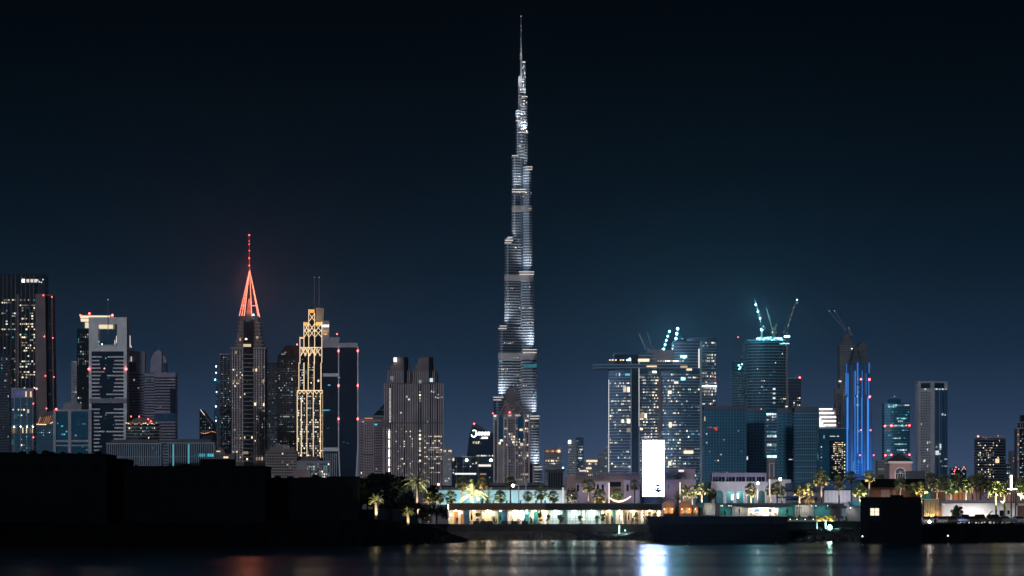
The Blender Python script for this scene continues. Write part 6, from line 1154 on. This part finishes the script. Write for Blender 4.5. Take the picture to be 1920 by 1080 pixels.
# ================================================================== RIGHT: SLATTED PAVILION, BOARDED WALL, CARS
PZ = 3.25
def right_side():
    t = T('slatted_kiosk', 'kiosk of tall amber-lit vertical timber slats left of the white boarded wall', 'kiosk', 444, 1750); m = lambda v: v/t.k
    t.part('slat', cream, [('b',1733.5+i*3.05,1734.7+i*3.05,936,None,-m(.3),m(.5)) for i in range(9)]); t.part('back_wall', fascia, [('b',1733,1760,937,None,m(1.2),m(1.5))]); t.part('side_wall', orangew, [('b',1760,1765,948,None,m(.6),m(1.5))]); t.part('top_rail', cream, [('b',1732,1760,935.4,937,-m(.4),m(1.6))])
    for i in range(6): x = 1735+i*4.6; spot(t.o, t.P(x,975,-m(.9)), t.P(x,950,m(.8)), 150, (1,.62,.25), 80, .06, 'slat_light')
    t.done()
    t = T('boarded_wall_building', 'long white boarded building dazzlingly floodlit behind the parked cars', 'building', 446, 1815); m = lambda v: v/t.k
    t.part('wall', plast, [('b',1765,1866,943,None,0,m(9))]); t.part('board_joint', lilac, [('b',1765,1866,y,y+.3,-.35,.05) for y in [944+i*2.1 for i in range(18)]]); t.part('roof', lilac, [('e',[(1766,943.5),(1768,939.5),(1800,937.5),(1866,938.5),(1880,939.5),(1880,943),(1800,943)],-m(.8),m(9.5))]); t.part('roof_edge', steeld, [('e',[(1767,942.6),(1866,941.6),(1866,943.2),(1767,944)],-m(1),-m(.8))])
    t.part('annex', plast, [('b',1866,1908,943.5,None,m(1),m(9))]); t.part('annex_door', glassn, [('b',1876,1886,957,972,m(.9),m(1.1)),('b',1891,1895,957,964,m(.9),m(1.1))]); t.part('timber_bay', fascia, [('b',1908,1960,948,None,m(1),m(6))]); t.part('bay_frame', pale, [('b',1906,1960,944,948,m(.6),m(6)),('b',1906,1909,944,970,m(.6),m(1))])
    for x, e in ((1770,900),(1784,1100),(1800,1500),(1814,1800),(1826,1900),(1838,1500),(1852,900),(1868,380),(1885,300),(1904,340),(1920,300)): spot(t.o, t.P(x,979,-m(2.6)), t.P(x,960,0), e*.22, (1,.93,.86), 110, .15, 'wall_floodlight')
    t.done()
    tree('small_tree', 'small leafy green tree standing in front of the white boarded wall', 1794, 945.5, 441, 4, 1.55, leafm, 140, 1500, None, PZ, .13)
    o = empty('sail_boat_rack', (wx(1855,439), 439, PZ), 'dark tilted beam propped on a stand before the white boarded wall', 'beam'); MB().tube((-.9,0,1.0),(.6,0,2.5),.11,.09,6).build('beam', steeld, o); MB().tube((-.2,0,0),(-.2,0,1.6),.04,.04,6).build('post', steeld, o); o.name = 'tilted_beam'
    # cars
    paint = [mat('car paint '+n, c, .3, .4, .02) for n, c in (('black',(.02,.02,.022)),('grey',(.12,.12,.13)),('white',(.6,.6,.6)),('brown',(.14,.08,.05)),('silver',(.35,.36,.38)),('blue',(.05,.09,.2)))]
    carg = mat('car glass', (.02,.025,.03), .08, .3, .02)
    def car_proto(kind):
        hh = 1.45 if kind == 'saloon' else 1.8; o = empty('parked_car', (0,0,0), 'x', 'car'); w = .9; L_ = 2.25
        prof = [(-L_,.35),(-L_,.72),(-L_+.15,.86),(-1.1,.98),(L_-.5,1.0),(L_,.92),(L_+.02,.4)] if kind == 'saloon' else [(-L_,.4),(-L_,.95),(-1.35,1.08),(L_,1.12),(L_+.02,.45)]
        b = MB(); n = len(prof)
        for s_, q in ((-1,w),(1,w)): b.v += [(s_*q*(.93 if z > .9 else 1), y, z) for y, z in prof]
        b.f += [tuple(range(n)), tuple(range(n,2*n))[::-1]]+[((i+1)%n, i, n+i, n+(i+1)%n) for i in range(n)]; body = b.build('body', paint[0], o)
        rf = [(-.9,1.0),(-.25,hh-.03),(.2,hh),(1.1,hh-.05),(1.75,1.0)] if kind == 'saloon' else [(-1.2,1.08),(-.55,hh-.04),(.2,hh),(1.95,hh-.05),(2.15,1.1)]
        b = MB(); n = len(rf)
        for s_ in (-1, 1): b.v += [(s_*(w*.9 if z < 1.2 else w*.72), y, z) for y, z in rf]
        b.f += [tuple(range(n)), tuple(range(n,2*n))[::-1]]+[((i+1)%n, i, n+i, n+(i+1)%n) for i in range(n)]; b.build('windows', carg, o).name = 'window'
        MB().box(-w*.7,w*.7,rf[1][0]+.08,rf[3][0]-.05,hh-.06,hh+.015).build('roof', paint[0], o)
        for sx_ in (-1,1):
            for y in (-1.35,1.35):
                wh = MB().tube((sx_*.72,y,.33),(sx_*.93,y,.33),.33,.33,16).build('wheel', rubber, o); MB().tube((sx_*.9,y,.33),(sx_*.95,y,.33),.2,.2,12).build('rim', silver, wh)
            MB().ball((sx_*.66,-L_-.0,.68),.11,8,6,.7).build('headlight', silver, o); MB().box(sx_*.66-.14,sx_*.66+.14,L_-.03,L_+.04,.72,.86).build('taillight', ered_dim2, o)
            MB().box(sx_*.98-.09,sx_*.98+.09,-.85,-.72,1.0,1.14).build('mirror', paint[0], o)
        MB().box(-.35,.35,-L_-.04,-L_+.02,.45,.6).build('grille', steeld, o); return o
    protos = {k: car_proto(k) for k in ('saloon','van')}; first = set()
    CARS = [(1737,430,0,2,'white saloon car partly hidden by the black square house','saloon'),(1757,431,.1,0,'black car right of the glaring ground lamp','saloon'),(1766,424,-.1,4,'silver car in the front row nearest the glaring ground lamp','saloon'),(1778,432,.15,0,'dark car under the left end of the white boarded wall','saloon'),(1782,424,.05,3,'brown car in the front row left of the small green tree','saloon'),(1797,425,1.2,5,'blue-glinting car parked side-on below the small green tree','saloon'),
            (1809,428,0,0,'tall black van against the brightest part of the white wall','van'),(1824,425,.3,3,'low brown car half behind the embankment right of the black van','saloon'),(1838,430,0,3,'brown tall car silhouetted by the floodlit wall, fourth from the right edge','van'),(1864,429,.1,0,'black high-roofed car at the foot of the ringed lime palm','van'),(1887,430,1.4,1,'long grey car side-on below the lit cross pole','saloon'),(1910,431,.1,2,'pale car at the right edge with gleaming lamps','saloon')]
    for px, D, rz, pc, lab, kd in CARS:
        loc = (wx(px,D), D, PZ)
        if kd not in first: first.add(kd); o = protos[kd]; o.location = loc; o.rotation_euler.z = rz; o['label'] = lab; o['group'] = 'cars parked by the white boarded wall'
        else: o = copy_tree(protos[kd], loc, lab, rz, None, 'cars parked by the white boarded wall')
        for c in kids(o):
            if c.name.split('.')[0] in ('body','roof','mirror'):
                if c.data.users > 1: c.data = c.data.copy()
                c.data.materials[0] = paint[pc]
    o = empty('ground_lamp', (wx(1743,417.5), 417.5, PZ), 'glaring white lamp on a short post in front of the parked cars', 'lamp'); MB().tube((0,0,0),(0,0,.35),.05,.05,6).build('post', steeld, o); MB().ball((0,0,.45),.22,12,8).build('bulb', elampb, o); spot(o, (0,.4,.7), (.6,6,.3), 400, (1,.9,.8), 150, .15, 'lamp_light')
ered_dim2 = emis('tail light', (.5,.02,.02), .15, 1, 1); elampb = emis('glaring lamp glow', (1,.93,.85), 80, 1, 1)
right_side()

# ================================================================== LAMP POSTS, ARCS, BUOYS, BOATS
def post(px, yt, D, lab, head='ball', m=silver, r_=.09, name='street_lamp', hm=None, lit=None, z=G):
    o = empty(name, (wx(px,D), D, z), lab, 'street lamp' if head != 'none' else 'pole'); H = wz(yt, D)-z; MB().tube((0,0,0),(0,0,H),r_,r_*.8,8).build('post', m, o)
    if head == 'ball': MB().ball((0,0,H+.1),.26,10,8).build('lantern', hm or elampw, o)
    if head == 'arm': b = MB().box(-1.2,.1,-.06,.06,H-.1,H+.02); b.build('arm', m, o); MB().ball((-1.2,0,H-.1),.28,10,8).build('lantern', hm or elampw, o)
    if head == 'tube': MB().tube((0,-.12,H*lit),(0,-.12,H),.13,.13,8).build('light_tube', hm or esoft, o)
    return o
post(986, 903, 474, 'tall slim white pole, right of the round street lamp in front of the cyan wall', 'none', plast, .12, 'pole')
post(972.5, 909.5, 474, 'pale lamp post with a round white globe on an arm before the cyan wall', 'arm', plast, .11)
post(822, 909, 515, 'dark lamp post with an orange globe left end of the cyan wall', 'ball', steeld, .07, hm=emis('orange globe glow', (1,.42,.16), 8, 1, 1))
post(1059.5, 896, 474, 'thin grey pole just right of the black wind tower', 'none', pale, .11, 'pole')
post(1055.5, 914, 474, 'short white lamp post with a cross arm beside the thin grey pole', 'tube', plast, .12, lit=.2)
post(1142, 905, 474, 'white light-tube pole beside the olive palm and the crescent of light', 'tube', plast, .1, lit=.35)
post(1275, 904, 476, 'white light-tube pole right of the billboard', 'tube', plast, .08, lit=.5)
post(1443, 898, 480, 'slim white light pole left of the dark palm of the trio', 'tube', plast, .07, lit=.6)
post(1463, 899, 480, 'round-headed lamp post right of the trio of palms', 'ball', plast, .08)
post(1421, 907, 480, 'lamp post with a small white globe right of the golden palm', 'ball', plast, .06)
o = empty('cross_pole', (wx(1896,436), 436, PZ), 'tall lit white pole crossed by a glowing horizontal bar near the right edge', 'light pole'); H = wz(891,436)-PZ
MB().box(-.12,.12,-.12,.12,0,wz(917,436)-PZ-.2).build('post', steeld, o); MB().box(-.16,.16,-.16,.16,wz(917,436)-PZ-.2,H).build('light_tube', ewhite, o); MB().box(-.75,1.1,-.3,-.17,wz(917.6,436)-PZ,wz(916,436)-PZ).build('crossbar', ewhite, o); MB().box(.72,.92,-.1,.1,0,wz(917.8,436)-PZ).build('rear_post', steeld, o)
o = empty('light_arc', (wx(1163,466), 466, wz(943.5,466)), 'glowing crescent-shaped light sculpture on the restaurant roof', 'light sculpture'); b = MB(); n = 18
pt = [((u-.5)*40*.111, 0, (((u-.42)/.58)**2*10 if u > .42 else ((.42-u)/.42)**2*7)*.111+.35) for u in [i/n for i in range(n+1)]]
for i in range(n): b.tube(pt[i], pt[i+1], .10+.08*math.sin(math.pi*i/n), .10+.08*math.sin(math.pi*(i+1)/n), 8)
b.build('light_tube', emis('crescent light', (1,.72,.58), 2.2, 1, 1), o); b = MB().tube((-.6,0,0),(-.6,0,.4),.04); b.tube((.8,0,0),(.8,0,.5),.04); b.build('stand', steeld, o)
o = empty('light_beam', (wx(1912,448), 448, G), 'slanting white light bar on a dark sloping roof at the right edge', 'light sculpture'); MB().tube((-.7,-1.5,wz(926,448)-G),(2.4,-1.5,wz(944,448)-G),.2,.2,8).build('light_tube', ewhite, o); MB().tube((-.7,-1.4,0),(-.7,-1.4,wz(926,448)-G),.06).build('post', steeld, o); MB().tube((1.6,-1.4,0),(1.6,-1.4,wz(940,448)-G),.06).build('post', steeld, o)
for px, w in ((908,'leftmost of the dark buoys, before the restaurant left end'),(1037,'dark buoy second from the left, before the glass rooms'),(1123.5,'dark buoy third from the left, before the rock bank'),(1291,'dark buoy just right of the billboard reflection'),(1456,'rightmost dark buoy, below the cafe')):
    D = 376; o = empty('mooring_buoy', (wx(px,D), D, 0), w, 'buoy', 'buoys in a line'); b = MB().ball((0,0,.12),.25,12,8); b.build('float', chairm, o); MB().tube((0,0,.3),(0,0,.48),.03,.03,6).build('shackle', steeld, o)
def boat(px, D, L_, lab, lamp):
    o = empty('moored_boat', (wx(px,D), D, 0), lab, 'boat', 'small boats moored by the shore'); b = MB(); V = []; n = 9
    for i in range(n+1):
        u = i/n; x = (u-.5)*L_; w = L_*.17*math.sin(math.pi*min(1, .12+u*.88)**1.0)**.6*(1 if u < .98 else .1); V += [(x,-w,.75+.35*(1-u)**2),(x,-w*.5,-.15),(x,w*.5,-.15),(x,w,.75+.35*(1-u)**2)]
    fs = [(i*4+j,(i+1)*4+j,(i+1)*4+j+1,i*4+j+1) for i in range(n) for j in range(3)]+[(i*4+3,(i+1)*4+3,(i+1)*4,i*4) for i in range(n)]+[(0,1,2,3),(n*4+3,n*4+2,n*4+1,n*4)]
    b.add(V, fs).build('hull', black, o); MB().box(-L_*.1,L_*.2,-L_*.1,L_*.1,.7,1.35).build('cabin', black, o); 
    if lamp: MB().ball((-L_*.45,-.2,1.25),.1).build('bow_lamp', ewhite, o)
boat(1795, 399, 3.8, 'larger dark boat moored below the parked cars', True); boat(1626, 388, 1.9, 'little dark boat with white lamps off the corner of the black square house', True)

# ================================================================== HAZE
hz = MB().box(-5200, 5200, -400, 9000, -2, 930).build('haze', None); tag(hz, kind='stuff')
hm_ = bpy.data.materials.new('night haze'); hm_.use_nodes = True; q_ = hm_.node_tree; q_.nodes.clear(); o_ = q_.nodes.new('ShaderNodeOutputMaterial'); pv = q_.nodes.new('ShaderNodeVolumePrincipled'); q_.links.new(pv.outputs[0], o_.inputs['Volume'])
pv.inputs['Density'].default_value = HAZE_DENSITY; pv.inputs['Color'].default_value = (.72,.86,1,1); pv.inputs['Anisotropy'].default_value = .92; hz.data.materials.append(hm_)
